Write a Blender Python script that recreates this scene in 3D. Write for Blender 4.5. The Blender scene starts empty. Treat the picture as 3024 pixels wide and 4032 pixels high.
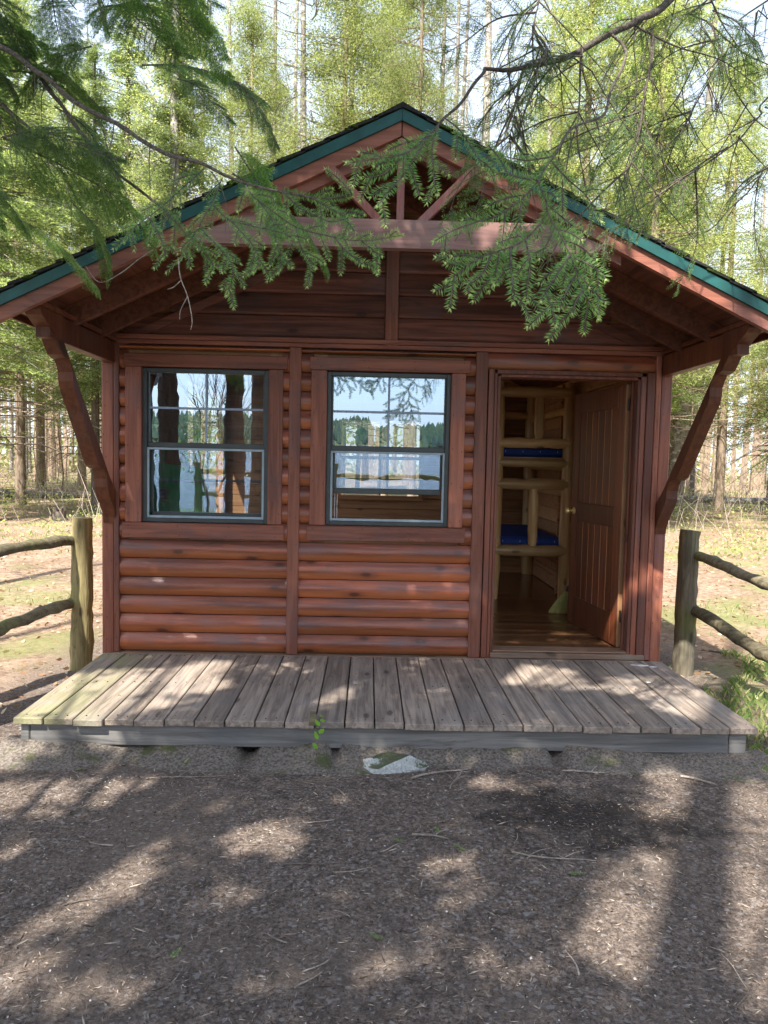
import bpy, math, random
import numpy as np
from mathutils import Vector, Matrix, noise
random.seed(7); RNG = np.random.default_rng(11)
sc = bpy.context.scene
col = sc.collection
PI = math.pi

# ------------------------------------------------------------------ camera
CAM = Vector((-0.14, -5.5133, 1.427))
yaw, pit, rol = (math.radians(a) for a in (1.196, -3.785, 1.249))
fw = Vector((math.sin(yaw)*math.cos(pit), math.cos(yaw)*math.cos(pit), math.sin(pit)))
rt = Vector((math.cos(yaw), -math.sin(yaw), 0)); up = rt.cross(fw)
Rv = rt*math.cos(rol)+up*math.sin(rol); Uv = -rt*math.sin(rol)+up*math.cos(rol)
cd = bpy.data.cameras.new('camera'); cam = bpy.data.objects.new('camera', cd); col.objects.link(cam)
cd.sensor_fit = 'VERTICAL'; cd.sensor_height = 36; cd.lens = 2962/4032*36; cd.clip_start = .05; cd.clip_end = 2000
M = Matrix((Rv, Uv, -fw)).transposed().to_4x4(); M.translation = CAM
cam.matrix_world = M; sc.camera = cam
def px(p):
    d = Vector(p)-CAM; w = max(d.dot(fw), 1e-3); k = 1659/3024
    return ((1512+2962*d.dot(Rv)/w)*k, (2016-2962*d.dot(Uv)/w)*k)

# ------------------------------------------------------------------ light
SUN_EL, SUN_AZ = math.radians(52), math.radians(27)          # sun stands behind the viewer, to the left
sdir = Vector((-math.sin(SUN_AZ)*math.cos(SUN_EL), -math.cos(SUN_AZ)*math.cos(SUN_EL), math.sin(SUN_EL)))
sl = bpy.data.lights.new('sun', 'SUN'); sl.energy = 5.0; sl.angle = math.radians(.53); sl.color = (1, .95, .86)
so = bpy.data.objects.new('sun', sl); col.objects.link(so); so.rotation_euler = (-sdir).to_track_quat('-Z', 'Y').to_euler()
W = bpy.data.worlds.new('World'); sc.world = W; W.use_nodes = True
wn = W.node_tree.nodes; bgn = wn['Background']
sky = wn.new('ShaderNodeTexSky'); sky.sky_type = 'NISHITA'; sky.sun_disc = False
sky.sun_elevation = SUN_EL; sky.sun_rotation = math.atan2(sdir.x, sdir.y); sky.air_density = 1.0; sky.dust_density = 1.6; sky.ozone_density = 1.2
tcw = wn.new('ShaderNodeTexCoord'); sxw = wn.new('ShaderNodeSeparateXYZ'); mrw = wn.new('ShaderNodeMapRange'); nzw = wn.new('ShaderNodeTexNoise'); mxw = wn.new('ShaderNodeMix'); mlw = wn.new('ShaderNodeMath')
lk = W.node_tree.links.new                                   # thin spring haze: whiter towards the horizon, broken a little
lk(tcw.outputs['Generated'], sxw.inputs[0]); lk(sxw.outputs[2], mrw.inputs[0]); mrw.interpolation_type = 'SMOOTHSTEP'
mrw.inputs[1].default_value = .1; mrw.inputs[2].default_value = .95; mrw.inputs[3].default_value = .8; mrw.inputs[4].default_value = .12
lk(tcw.outputs['Generated'], nzw.inputs['Vector']); nzw.inputs['Scale'].default_value = 2.4; nzw.inputs['Detail'].default_value = 5
mlw.operation = 'MULTIPLY_ADD'; lk(nzw.outputs[0], mlw.inputs[0]); mlw.inputs[1].default_value = .7; mlw.inputs[2].default_value = .62
mm2 = wn.new('ShaderNodeMath'); mm2.operation = 'MULTIPLY'; lk(mlw.outputs[0], mm2.inputs[0]); lk(mrw.outputs[0], mm2.inputs[1]); mm2.use_clamp = True
mxw.data_type = 'RGBA'; lk(mm2.outputs[0], mxw.inputs[0]); lk(sky.outputs[0], mxw.inputs[6]); mxw.inputs[7].default_value = (4.3, 4.75, 5.4, 1)
lk(mxw.outputs[2], bgn.inputs[0]); bgn.inputs[1].default_value = .15
sc.cycles.film_exposure = 2.5                                # the phone exposed for the shaded cabin front
sc.view_settings.view_transform = 'Standard'; sc.view_settings.look = 'None'; sc.view_settings.exposure = 0; sc.view_settings.gamma = 1
sc.cycles.max_bounces = 7; sc.cycles.diffuse_bounces = 4; sc.cycles.glossy_bounces = 4; sc.cycles.transmission_bounces = 5
sc.cycles.transparent_max_bounces = 8; sc.cycles.sample_clamp_indirect = 6; sc.cycles.use_denoising = True
sc.cycles.use_adaptive_sampling = True; sc.cycles.caustics_reflective = False; sc.cycles.caustics_refractive = False

# ------------------------------------------------------------------ materials
class NT:
    def __init__(s, name):
        s.m = bpy.data.materials.new(name); s.m.use_nodes = True; s.t = s.m.node_tree; s.t.nodes.clear()
        s.out = s.t.nodes.new('ShaderNodeOutputMaterial')
    def n(s, typ, ins=None, **at):
        nd = s.t.nodes.new('ShaderNode'+typ)
        for k, v in at.items(): setattr(nd, k, v)
        for k, v in (ins or {}).items(): s.put(nd.inputs[k], v)
        return nd
    def put(s, sock, v):
        if hasattr(v, 'bl_idname') and hasattr(v, 'links'): s.t.links.new(v, sock)
        else:
            if isinstance(v, (tuple, list)) and len(v) == 3 and sock.type == 'RGBA': v = (*v, 1)
            sock.default_value = v
    def math(s, op, a, b=0., c=None, clamp=False):
        nd = s.n('Math', {0: a, 1: b}, operation=op, use_clamp=clamp)
        if c is not None: s.put(nd.inputs[2], c)
        return nd.outputs[0]
    def mix(s, f, a, b, bt='MIX'):
        nd = s.n('Mix', data_type='RGBA', blend_type=bt); s.put(nd.inputs[0], f); s.put(nd.inputs[6], a); s.put(nd.inputs[7], b)
        return nd.outputs[2]
    def ramp(s, f, stops):
        nd = s.n('ValToRGB', {0: f}); e = nd.color_ramp.elements
        while len(e) < len(stops): e.new(.5)
        for q, (p, c) in zip(e, stops):
            q.position = p; q.color = (c, c, c, 1) if not isinstance(c, tuple) else (*c, 1)
        return nd.outputs[0]
    def sstep(s, f, a, b):
        nd = s.n('MapRange', {0: f, 1: a, 2: b, 3: 0., 4: 1.}, interpolation_type='SMOOTHSTEP'); return nd.outputs[0]
    def noise(s, vec, sc_, det=4., rough=.55, dist=0., out=0):
        nd = s.n('TexNoise', {'Scale': sc_, 'Detail': det, 'Roughness': rough, 'Distortion': dist})
        if vec is not None: s.put(nd.inputs['Vector'], vec)
        return nd.outputs[out]
    def map(s, vec, scale, loc=(0, 0, 0)):
        return s.n('Mapping', {'Vector': vec, 'Scale': scale, 'Location': loc}).outputs[0]
    def obj(s): return s.n('TexCoord').outputs['Object']
    def pos(s): return s.n('NewGeometry').outputs['Position']
    def rnd(s): return s.n('Attribute', attribute_name='rnd').outputs['Fac']
    def orand(s): return s.n('ObjectInfo').outputs['Random']
    def sep(s, v): return s.n('SeparateXYZ', {0: v}).outputs
    def bump(s, h, st=.3, d=.01): return s.n('Bump', {'Strength': st, 'Distance': d, 'Height': h}).outputs[0]
    def fin(s, base, rough=.6, nrm=None, spec=.4, metal=0., sub=None):
        b = s.n('BsdfPrincipled', {'Base Color': base, 'Roughness': rough, 'Specular IOR Level': spec, 'Metallic': metal})
        if nrm is not None: s.put(b.inputs['Normal'], nrm)
        s.t.links.new(b.outputs[0], s.out.inputs[0]); return s.m
    def shader(s, sh): s.t.links.new(sh, s.out.inputs[0]); return s.m

def stain(name, base, dark, axis, grain=26., rough=.55, knots=.5, grey=(.12, .09, .1), greyamt=.35, bump=.25, updown=False, spec=.35, mossx=False, vary=.3):
    T = NT(name); o = T.obj(); r = T.rnd()
    off = T.n('VectorMath', {0: (7.3, 3.1, 5.7)}, operation='SCALE'); T.put(off.inputs['Scale'], r)
    v = T.n('VectorMath', {0: o, 1: off.outputs[0]}, operation='ADD').outputs[0]
    s3 = [grain]*3; s3[axis] = grain*.055
    g = T.noise(T.map(v, s3), 1., 5., .6, .7)
    g2 = T.noise(T.map(v, [q*4 for q in s3]), 1., 3., .6)
    b = T.noise(T.map(v, (2.3, 2.3, 2.3)), 1., 4., .6)
    c = T.mix(T.sstep(g, .3, .68), dark, base)
    c = T.mix(T.math('MULTIPLY', T.sstep(b, .47, .7), greyamt), c, grey)
    s4 = [9.]*3; s4[axis] = 1.1
    st_ = T.noise(T.map(v, s4), 1., 6., .7, 1.2); c = T.mix(T.math('MULTIPLY', T.sstep(st_, .56, .68), .55), c, tuple(q*.42 for q in dark))
    c = T.mix(T.math('MULTIPLY', T.sstep(g2, .5, .7), .35), c, dark)
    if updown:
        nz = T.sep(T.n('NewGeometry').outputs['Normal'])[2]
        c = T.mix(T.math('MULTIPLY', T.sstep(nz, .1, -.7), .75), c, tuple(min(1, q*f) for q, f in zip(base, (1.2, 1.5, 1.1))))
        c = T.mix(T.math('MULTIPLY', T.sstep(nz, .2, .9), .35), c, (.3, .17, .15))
    if knots:
        ks = [6.]*3; ks[axis] = 2.4
        kx, ky, kz = T.sep(T.map(v, ks)); kv = T.n('CombineXYZ', {0: kx, 1: kz if axis != 1 else ky}).outputs[0]
        vo = T.n('TexVoronoi', {'Vector': kv, 'Scale': 1.}, voronoi_dimensions='2D')
        d = T.math('ADD', vo.outputs['Distance'], T.math('MULTIPLY', T.math('SUBTRACT', T.noise(T.map(v, (14, 14, 14)), 1., 3.), .5), .14))
        pick = T.math('GREATER_THAN', T.sep(vo.outputs['Color'])[0], 1-knots)
        k1 = T.math('MULTIPLY', T.sstep(d, .13, .05), pick)
        c = T.mix(T.math('MULTIPLY', k1, .85), c, (.03, .022, .022))
        halo = T.math('MULTIPLY', T.sstep(d, .3, .12), pick)
        c = T.mix(T.math('MULTIPLY', halo, .35), c, dark)
    c = T.mix(1., c, T.ramp(r, [(0., 1-vary), (1., 1+vary*.8)]), 'MULTIPLY')
    if mossx:
        xx = T.sep(T.pos())[0]; c = T.mix(T.math('MULTIPLY', T.math('MULTIPLY', T.sstep(xx, -1.45, -1.95), T.sstep(b, .35, .6)), .5), c, (.25, .26, .09))
    rr = T.math('ADD', T.math('MULTIPLY', b, .25), rough-.12)
    return T.fin(c, rr, T.bump(T.math('ADD', g, T.math('MULTIPLY', g2, .4)), bump, .006), spec)

M_ = {}
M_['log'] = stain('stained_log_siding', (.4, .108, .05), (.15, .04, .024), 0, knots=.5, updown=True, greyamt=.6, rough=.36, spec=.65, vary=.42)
M_['gable'] = stain('dark_stained_gable_siding', (.27, .1, .07), (.11, .042, .032), 0, knots=.14, greyamt=.5, rough=.5)
M_['trimz'] = stain('stained_trim_upright', (.34, .122, .074), (.18, .06, .039), 2, knots=.05, greyamt=.45, rough=.5)
M_['trimx'] = stain('stained_trim_level', (.34, .122, .076), (.18, .06, .04), 0, knots=.08, greyamt=.5, rough=.5)
M_['jamb'] = stain('stained_door_jamb', (.28, .094, .056), (.15, .048, .03), 2, knots=.04, greyamt=.35, rough=.45)
M_['verge'] = stain('stained_rafter_board', (.34, .128, .082), (.2, .072, .048), 0, knots=.1, greyamt=.3, rough=.55)
M_['brkt'] = stain('stained_bracket_wood', (.17, .055, .025), (.09, .028, .014), 2, knots=.15, greyamt=.25, rough=.5)
M_['soffit'] = stain('dark_soffit_wood', (.21, .075, .042), (.1, .035, .02), 1, knots=.2, greyamt=.3)
M_['plywood'] = stain('tan_eave_plywood', (.42, .27, .14), (.3, .18, .09), 1, knots=.1, greyamt=.15)
M_['truss'] = stain('weathered_truss_wood', (.3, .165, .14), (.19, .1, .09), 0, knots=.1, greyamt=.7, grey=(.23, .18, .165))
M_['trussz'] = stain('weathered_truss_strut', (.34, .13, .105), (.22, .075, .06), 2, knots=.1, greyamt=.4, grey=(.2, .14, .14))
M_['door'] = stain('dark_stained_door', (.22, .062, .024), (.11, .03, .013), 2, knots=.01, greyamt=.15, rough=.38, spec=.5)
M_['doorgroove'] = stain('orange_door_groove', (.95, .5, .25), (.8, .38, .18), 2, knots=0, greyamt=.1)
M_['rawedge'] = stain('bare_door_edge', (.5, .27, .13), (.34, .17, .08), 2, knots=.1, greyamt=.3)
M_['sillwood'] = stain('weathered_sill', (.32, .2, .13), (.17, .11, .08), 0, knots=.1, greyamt=.6, grey=(.2, .2, .18))
M_['deckw'] = stain('weathered_deck_boards', (.37, .3, .245), (.17, .136, .114), 1, grain=30, rough=.75, knots=.04, greyamt=.55, grey=(.22, .205, .19), bump=.6, spec=.2, mossx=True, vary=.2)
M_['fascia'] = stain('grey_deck_rim', (.27, .255, .24), (.13, .125, .12), 0, grain=22, rough=.8, knots=.1, greyamt=.5, grey=(.13, .14, .15), bump=.5, spec=.2)
M_['peeled'] = stain('peeled_pine_log', (.9, .62, .3), (.68, .4, .16), 0, grain=18, knots=.4, greyamt=.12, grey=(.3, .2, .1), rough=.35, spec=.5)
M_['peeledz'] = stain('peeled_pine_post', (.9, .62, .3), (.68, .4, .16), 2, grain=18, knots=.35, greyamt=.12, grey=(.3, .2, .1), rough=.35, spec=.5)
M_['inside'] = stain('interior_pine_boards', (.56, .31, .15), (.38, .18, .085), 0, knots=.3, greyamt=.15)
M_['fence'] = stain('mossy_fence_rail', (.2, .17, .11), (.09, .078, .05), 0, grain=30, rough=.9, knots=.15, greyamt=.55, grey=(.13, .15, .045), bump=1.3, spec=.15)
M_['fencez'] = stain('mossy_fence_post', (.19, .165, .12), (.085, .075, .055), 2, grain=30, rough=.9, knots=.1, greyamt=.55, grey=(.16, .17, .055), bump=1.3, spec=.15)
M_['fencel'] = stain('sunlit_yellow_post', (.36, .3, .15), (.16, .13, .065), 2, grain=30, rough=.9, knots=.1, greyamt=.5, grey=(.3, .3, .1), bump=1.3, spec=.15)  # post wood brightened towards yellow; the sunlit tone sits in its colour

def flat(name, c, rough=.5, spec=.4, metal=0., var=.12, scale=40.):
    T = NT(name); n = T.noise(T.obj(), scale, 4.)
    cc = T.mix(1., c, T.ramp(n, [(.25, 1-var*2), (.75, 1+var)]), 'MULTIPLY')
    return T.fin(cc, rough, T.bump(n, .1, .003), spec, metal)
M_['green'] = flat('teal_green_fascia_paint', (.014, .09, .085), .5, .4, 0, .2, 9)
M_['frame'] = flat('slate_window_frame', (.05, .06, .062), .4, .5, 0, .15, 14)
M_['screenframe'] = flat('pale_screen_frame', (.34, .42, .48), .4, .5, 0, .1, 14)
M_['muntin'] = flat('pale_grille_bar', (.3, .38, .5), .5)
M_['blind'] = flat('white_blind_slats', (.75, .77, .85), .5)
M_['brass'] = flat('brass', (.9, .72, .34), .28, .6, .5, .05)
M_['iron'] = flat('dark_iron', (.03, .025, .02), .5)
M_['mattress'] = flat('navy_mattress_cover', (.02, .06, .3), .6, .3, 0, .2, 60)
M_['straw'] = flat('straw_bristles', (.62, .58, .22), .8, .2, 0, .25, 90)
M_['bagm'] = flat('green_bag_fabric', (.03, .55, .13), .5, .4, 0, .15, 12)
M_['navy'] = flat('navy_print', (.012, .02, .12), .5)
M_['orangep'] = flat('orange_print', (.6, .2, .06), .5)
M_['lightblue'] = flat('light_blue_print', (.1, .35, .7), .5)
M_['whitep'] = flat('white_print', (.8, .8, .8), .5)
M_['lampglass'] = flat('amber_lamp_glass', (.7, .6, .35), .15, .6)
M_['stone'] = flat('pale_quartz_stone', (.55, .56, .53), .85, .2, 0, .35, 30)
M_['bud'] = flat('pale_green_buds', (.5, .6, .2), .6)

def shingle():
    T = NT('mossy_dark_shingles'); p = T.obj()
    n = T.noise(p, 30., 5.); m = T.noise(p, 3.5, 4.)
    c = T.mix(n, (.012, .012, .012), (.06, .058, .055)); c = T.mix(T.sstep(m, .5, .62), c, (.05, .075, .015))
    return T.fin(c, .95, T.bump(n, .8, .02), .1)
M_['shingle'] = shingle()
def floorm():
    T = NT('glossy_plank_floor'); p = T.obj(); x, y, z = T.sep(p)
    row = T.math('FLOOR', T.math('MULTIPLY', y, 12.))
    wn_ = T.n('TexWhiteNoise', {'W': row}, noise_dimensions='1D').outputs[0]
    g = T.noise(T.map(p, (1.2, 30, 30)), 1., 5., .6, .5)
    c = T.mix(g, (.15, .062, .03), (.38, .19, .09)); c = T.mix(1., c, T.ramp(wn_, [(0., .6), (1., 1.15)]), 'MULTIPLY')
    fr = T.math('FRACT', T.math('MULTIPLY', y, 12.))
    c = T.mix(T.sstep(T.math('ABSOLUTE', T.math('SUBTRACT', fr, .5)), .46, .5), c, (.02, .01, .006))
    return T.fin(c, .22, T.bump(g, .1, .003), .5)
M_['floor'] = floorm()
def glass():
    T = NT('window_glass')
    w = T.noise(T.obj(), 3.2, 2.); nb = T.bump(w, .035, .02)
    g = T.n('BsdfGlossy', {'Color': (.62, .8, 1.), 'Roughness': 0., 'Normal': nb})
    t = T.n('BsdfTransparent', {'Color': (.8, .85, .87)})
    fr = T.n('Fresnel', {'IOR': 1.5, 'Normal': nb})
    f = T.math('MULTIPLY_ADD', fr.outputs[0], 1.5, .48, clamp=True)
    mx = T.n('MixShader', {0: f, 1: t.outputs[0], 2: g.outputs[0]}).outputs[0]
    du = T.math('MULTIPLY', T.sstep(T.noise(T.map(T.obj(), (3, 3, 1.2)), 1., 6., .7), .45, .75), .07)
    return T.shader(T.n('MixShader', {0: du, 1: mx, 2: T.n('BsdfDiffuse', {'Color': (.5, .52, .55, 1)}).outputs[0]}).outputs[0])
M_['glass'] = glass()
def leaf(name, a, b, c3, trans=.45, useobj=.5):
    if name.startswith(('sunlit', 'young')): trans = .6
    T = NT(name); r = T.rnd()
    c = T.ramp(r, [(0., a), (.55, b), (1., c3)])
    c = T.mix(1., c, T.ramp(T.orand(), [(0., 1-useobj*.5), (1., 1+useobj*.5)]), 'MULTIPLY')
    d = T.n('BsdfPrincipled', {'Base Color': c, 'Roughness': .5, 'Specular IOR Level': .3})
    t = T.n('BsdfTranslucent', {'Color': T.mix(1., c, (1.25, 1.35, .7), 'MULTIPLY')})
    return T.shader(T.n('MixShader', {0: trans, 1: d.outputs[0], 2: t.outputs[0]}).outputs[0])
M_['needle'] = leaf('fir_needles', (.07, .15, .05), (.16, .29, .10), (.36, .47, .16), .35, .3)
M_['needleold'] = leaf('shaded_fir_needles', (.08, .15, .055), (.15, .26, .085), (.28, .4, .13), .5, .5)
M_['shade'] = leaf('canopy_foliage', (.03, .07, .03), (.05, .12, .04), (.1, .18, .05), .2, .2)
M_['lf_fir'] = leaf('sunlit_fir_foliage', (.12, .16, .085), (.27, .33, .16), (.52, .55, .3), .45, .5)
M_['lf_cedar'] = leaf('sunlit_cedar_foliage', (.17, .21, .1), (.4, .43, .2), (.66, .64, .36), .5, .5)
M_['lf_birch'] = leaf('young_birch_leaves', (.28, .32, .15), (.48, .49, .24), (.7, .66, .38), .55, .4)
M_['grass'] = leaf('grass_blades', (.1, .18, .05), (.2, .28, .09), (.45, .42, .2), .35, .2)
M_['farwood'] = leaf('far_wood', (.2, .24, .12), (.42, .45, .22), (.7, .66, .42), .5, .2)
M_['litter'] = leaf('dry_litter', (.05, .034, .025), (.3, .215, .155), (.62, .53, .43), .1, .1)
M_['deadleaf'] = leaf('fallen_dry_leaves', (.26, .13, .07), (.45, .29, .17), (.7, .58, .42), .2, .1)
M_['farshore'] = leaf('far_shore_trees', (.12, .17, .15), (.21, .27, .19), (.34, .38, .24), .1, .2)  # air haze over the lake is mixed into these leaf colours
M_['seed'] = leaf('seedling_leaves', (.2, .5, .06), (.3, .6, .08), (.35, .65, .1), .4, .1)
def bark(name, a, b, sc_=(26, 26, 5), white=None, moss=0.):
    T = NT(name); p = T.obj(); g = T.noise(T.map(p, sc_), 1., 6., .65, .6)
    c = T.mix(T.sstep(g, .3, .7), a, b); c = T.mix(1., c, T.ramp(T.orand(), [(0., .7), (1., 1.25)]), 'MULTIPLY')
    if white:
        c = T.mix(T.sstep(T.noise(T.map(p, (5, 5, 9)), 1., 4.), .52, .62), c, white)
    if moss:
        c = T.mix(T.math('MULTIPLY', T.sstep(T.noise(p, 3., 4.), .5, .62), moss), c, (.09, .11, .04))
    return T.fin(c, .9, T.bump(g, .8, .03), .15)
M_['bark'] = bark('fir_bark', (.055, .042, .034), (.19, .155, .13), moss=.3)
M_['barkdark'] = bark('shade_dark_bark', (.022, .018, .015), (.075, .06, .05))  # fir bark with the shade of the unlit trunks put into its colour
M_['barkgrey'] = bark('grey_bark', (.12, .1, .085), (.34, .3, .26), white=(.48, .45, .41))
M_['barkpale'] = bark('pale_birch_bark', (.2, .17, .15), (.48, .43, .39), white=(.68, .65, .61))
M_['barktan'] = bark('tan_bark', (.17, .12, .085), (.42, .33, .25))
M_['twig'] = bark('thin_twig_bark', (.09, .075, .062), (.24, .2, .17), (60, 60, 60))
M_['twigpale'] = bark('dry_pale_twig', (.28, .22, .17), (.55, .47, .4), (60, 60, 60))

def ground_mat():
    T = NT('forest_floor'); p = T.pos(); x, y, z = T.sep(p)
    fine = T.noise(p, 62., 8., .82); mid = T.noise(p, 15., 6., .7); big = T.noise(p, 1.1, 4., .6)
    v = T.n('TexVoronoi', {'Vector': p, 'Scale': 75.}); vd = T.sep(v.outputs['Color'])[0]
    duff = T.mix(T.sstep(fine, .34, .7), (.07, .054, .047), (.46, .365, .3))
    duff = T.mix(T.math('MULTIPLY', T.sstep(mid, .42, .66), .6), duff, (.085, .068, .061))
    duff = T.mix(T.math('MULTIPLY', T.sstep(vd, .9, .98), .6), duff, (.45, .42, .4))
    duff = T.mix(T.math('MULTIPLY', T.sstep(big, .48, .66), .5), duff, T.mix(mid, (.12, .09, .072), (.4, .32, .26)))
    # damp dark patch right of the middle
    ex = T.math('DIVIDE', T.math('SUBTRACT', x, .9), .5); ey = T.math('DIVIDE', T.math('SUBTRACT', y, -2.16), .3)
    er = T.math('ADD', T.math('ADD', T.math('MULTIPLY', ex, ex), T.math('MULTIPLY', ey, ey)), T.math('MULTIPLY', T.math('SUBTRACT', T.noise(p, 5., 5., .7), .5), 6.))
    duff = T.mix(T.math('MULTIPLY', T.sstep(er, 1.6, .1), .68), duff, (.02, .018, .018))
    leafy = T.mix(T.sstep(mid, .3, .7), (.17, .105, .07), (.5, .37, .265)); leafy = T.mix(T.math('MULTIPLY', T.sstep(big, .45, .62), .5), leafy, (.2, .13, .085)); leafy = T.mix(T.sstep(fine, .5, .75), leafy, (.64, .53, .42))
    leafy = T.mix(T.math('MULTIPLY', T.math('MULTIPLY', T.sstep(T.noise(p, .55, 5., .6),   .48, .62), T.sstep(fine, .38, .55)), .7), leafy, (.24, .31, .1))
    side = T.math('MAXIMUM', T.sstep(T.math('ABSOLUTE', x), 2.3, 3.0), T.sstep(y, 1., 3.))
    side = T.math('MULTIPLY', side, T.sstep(y, -2.2, -.6))
    back = T.sstep(y, -7.0, -8.5)
    c = T.mix(side, duff, leafy); c = T.mix(back, c, (.2, .24, .07))
    h = T.math('ADD', T.math('ADD', fine, T.math('MULTIPLY', vd, .25)), mid)
    return T.fin(c, .95, T.bump(h, .9, .02), .1)
M_['ground'] = ground_mat()
def soilmat():
    T = NT('lichened_footing'); p = T.pos(); f = T.noise(p, 70., 6., .7); m = T.noise(p, 5., 5., .6)
    c = T.mix(T.sstep(f, .3, .7), (.075, .063, .054), (.3, .255, .215)); c = T.mix(T.math('MULTIPLY', T.sstep(m, .53, .66), .8), c, (.085, .1, .035))
    return T.fin(c, .95, T.bump(f, .8, .015), .1)
M_['footing'] = soilmat()
def stonemoss():
    T = NT('mossy_white_rock'); p = T.pos(); f = T.noise(p, 60., 6., .7); nz = T.sep(T.n('NewGeometry').outputs['Normal'])[2]
    c = T.mix(T.sstep(f, .3, .7), (.35, .37, .36), (.75, .77, .74)); mm = T.sstep(T.math('ADD', nz, T.math('MULTIPLY', T.math('SUBTRACT', f, .5), 1.3)), .62, .85)
    c = T.mix(T.math('MULTIPLY', mm, .9), c, (.09, .1, .03))
    return T.fin(c, .95, T.bump(f, 1., .02), .1)
M_['rock'] = stonemoss()
def gravelm():
    T = NT('gravel_stones'); c = T.ramp(T.rnd(), [(0., (.12, .1, .09)), (.6, (.3, .27, .25)), (1., (.66, .64, .63))]); return T.fin(c, .9, None, .2)
M_['gravel'] = gravelm()
def waterm():
    T = NT('lake_water'); p = T.pos()
    n = T.noise(T.map(p, (1.1, 2.6, 1)), 1., 5., .6); n2 = T.noise(T.map(p, (5, 9, 1)), 1., 3.)
    return T.fin((.05, .08, .13), .12, T.bump(T.math('ADD', n, T.math('MULTIPLY', n2, .35)), 1., .35), .6)
M_['water'] = waterm()
M_['hill'] = flat('far_hill_ground', (.11, .13, .06), .95, .1, 0, .4, .05)

# ------------------------------------------------------------------ mesh helpers
class MB:
    def __init__(s): s.v = []; s.f = []; s.r = []; s.mi = []; s.k = 0; s.rr = None; s.cm = 0
    def face(s, ids, r): s.f.append(ids); s.r.append(r); s.mi.append(s.cm)
    def R(s): return random.random() if s.rr is None else s.rr
    def box(s, x0, x1, y0, y1, z0, z1, b=.004, rot=None):
        r = s.R(); x0, x1 = min(x0, x1), max(x0, x1); y0, y1 = min(y0, y1), max(y0, y1); z0, z1 = min(z0, z1), max(z0, z1)
        b = min(b, (x1-x0)*.3, (y1-y0)*.3, (z1-z0)*.3); o = len(s.v)
        idx = {}
        for ix in (0, 1):
            for iy in (0, 1):
                for iz in (0, 1):
                    X, Y, Z = (x0, x1)[ix], (y0, y1)[iy], (z0, z1)[iz]
                    sx, sy, sz = (1, -1)[ix]*b, (1, -1)[iy]*b, (1, -1)[iz]*b
                    for a, p in enumerate(((X, Y+sy, Z+sz), (X+sx, Y, Z+sz), (X+sx, Y+sy, Z))):
                        p = Vector(p)
                        if rot is not None: p = rot @ p
                        idx[(ix, iy, iz, a)] = len(s.v); s.v.append(tuple(p))
        I = idx
        def q(*k): s.face([I[t] for t in k], r)
        for a in range(3):
            for e in (0, 1):
                def c(u, w):
                    t = [0, 0, 0]; t[a] = e; t[(a+1) % 3] = u; t[(a+2) % 3] = w; return (*t, a)
                ks = [c(0, 0), c(1, 0), c(1, 1), c(0, 1)]
                if e == 0: ks.reverse()
                q(*ks)
        for a in range(3):
            b1, b2 = (a+1) % 3, (a+2) % 3
            for e1 in (0, 1):
                for e2 in (0, 1):
                    def c(w, ax):
                        t = [0, 0, 0]; t[a] = w; t[b1] = e1; t[b2] = e2; return (*t, ax)
                    ks = [c(0, b1), c(1, b1), c(1, b2), c(0, b2)]
                    if (e1+e2) % 2 == 0: ks.reverse()
                    q(*ks)
        for ix in (0, 1):
            for iy in (0, 1):
                for iz in (0, 1):
                    ks = [(ix, iy, iz, 0), (ix, iy, iz, 1), (ix, iy, iz, 2)]
                    if (ix+iy+iz) % 2 == 1: ks.reverse()
                    q(*ks)
        return s
    def prism(s, pts, a0, a1, axis):
        """polygon pts (2D) extruded along axis from a0 to a1; 2D axes are the other two in order"""
        r = s.R(); o = len(s.v); n = len(pts)
        for a in (a0, a1):
            for (u, w) in pts:
                p = [0, 0, 0]; p[axis] = a; oth = [i for i in range(3) if i != axis]; p[oth[0]] = u; p[oth[1]] = w; s.v.append(tuple(p))
        s.face(list(range(o, o+n))[::-1], r); s.face(list(range(o+n, o+2*n)), r)
        for i in range(n):
            j = (i+1) % n; s.face([o+i, o+j, o+n+j, o+n+i], r)
        return s
    def sweep(s, prof, x0, x1, axis=0, nseg=1, cap=True, wob=0.):
        """open/closed profile list (y,z) along X"""
        r = s.R(); n = len(prof); o = len(s.v); ph = random.random()*9
        for k in range(nseg+1):
            x = x0+(x1-x0)*k/nseg; d = wob*math.sin(x*2.3+ph)+wob*.6*math.sin(x*5.7+ph*2)
            for (y, z) in prof: s.v.append((x, y+d, z))
        for k in range(nseg):
            for i in range(n):
                j = (i+1) % n; a = o+k*n; s.face([a+i, a+n+i, a+n+j, a+j], r)
        if cap:
            s.face([o+i for i in range(n)], r); s.face([o+nseg*n+i for i in range(n)][::-1], r)
        return s
    def tube(s, pts, rad, seg=8, wob=0., cap=True, r=None, squash=1.):
        r = s.R() if r is None else r; pts = [Vector(p) for p in pts]; n = len(pts); o = len(s.v)
        if not hasattr(rad, '__len__'): rad = [rad]*n
        t0 = (pts[1]-pts[0]).normalized(); ref = Vector((0, 0, 1)) if abs(t0.z) < .9 else Vector((1, 0, 0)); u = t0.cross(ref).normalized()
        for i, p in enumerate(pts):
            t = (pts[min(i+1, n-1)]-pts[max(i-1, 0)]).normalized(); u = (u-t*u.dot(t)).normalized(); w = t.cross(u)
            for k in range(seg):
                a = 2*PI*k/seg; rr = rad[i]*(1+random.uniform(-wob, wob))
                s.v.append(tuple(p+u*math.cos(a)*rr+w*math.sin(a)*rr*squash))
        for i in range(n-1):
            for k in range(seg):
                j = (k+1) % seg; a = o+i*seg; s.face([a+k, a+j, a+seg+j, a+seg+k], r)
        if cap:
            s.face([o+k for k in range(seg)][::-1], r); s.face([o+(n-1)*seg+k for k in range(seg)], r)
        return s
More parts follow.
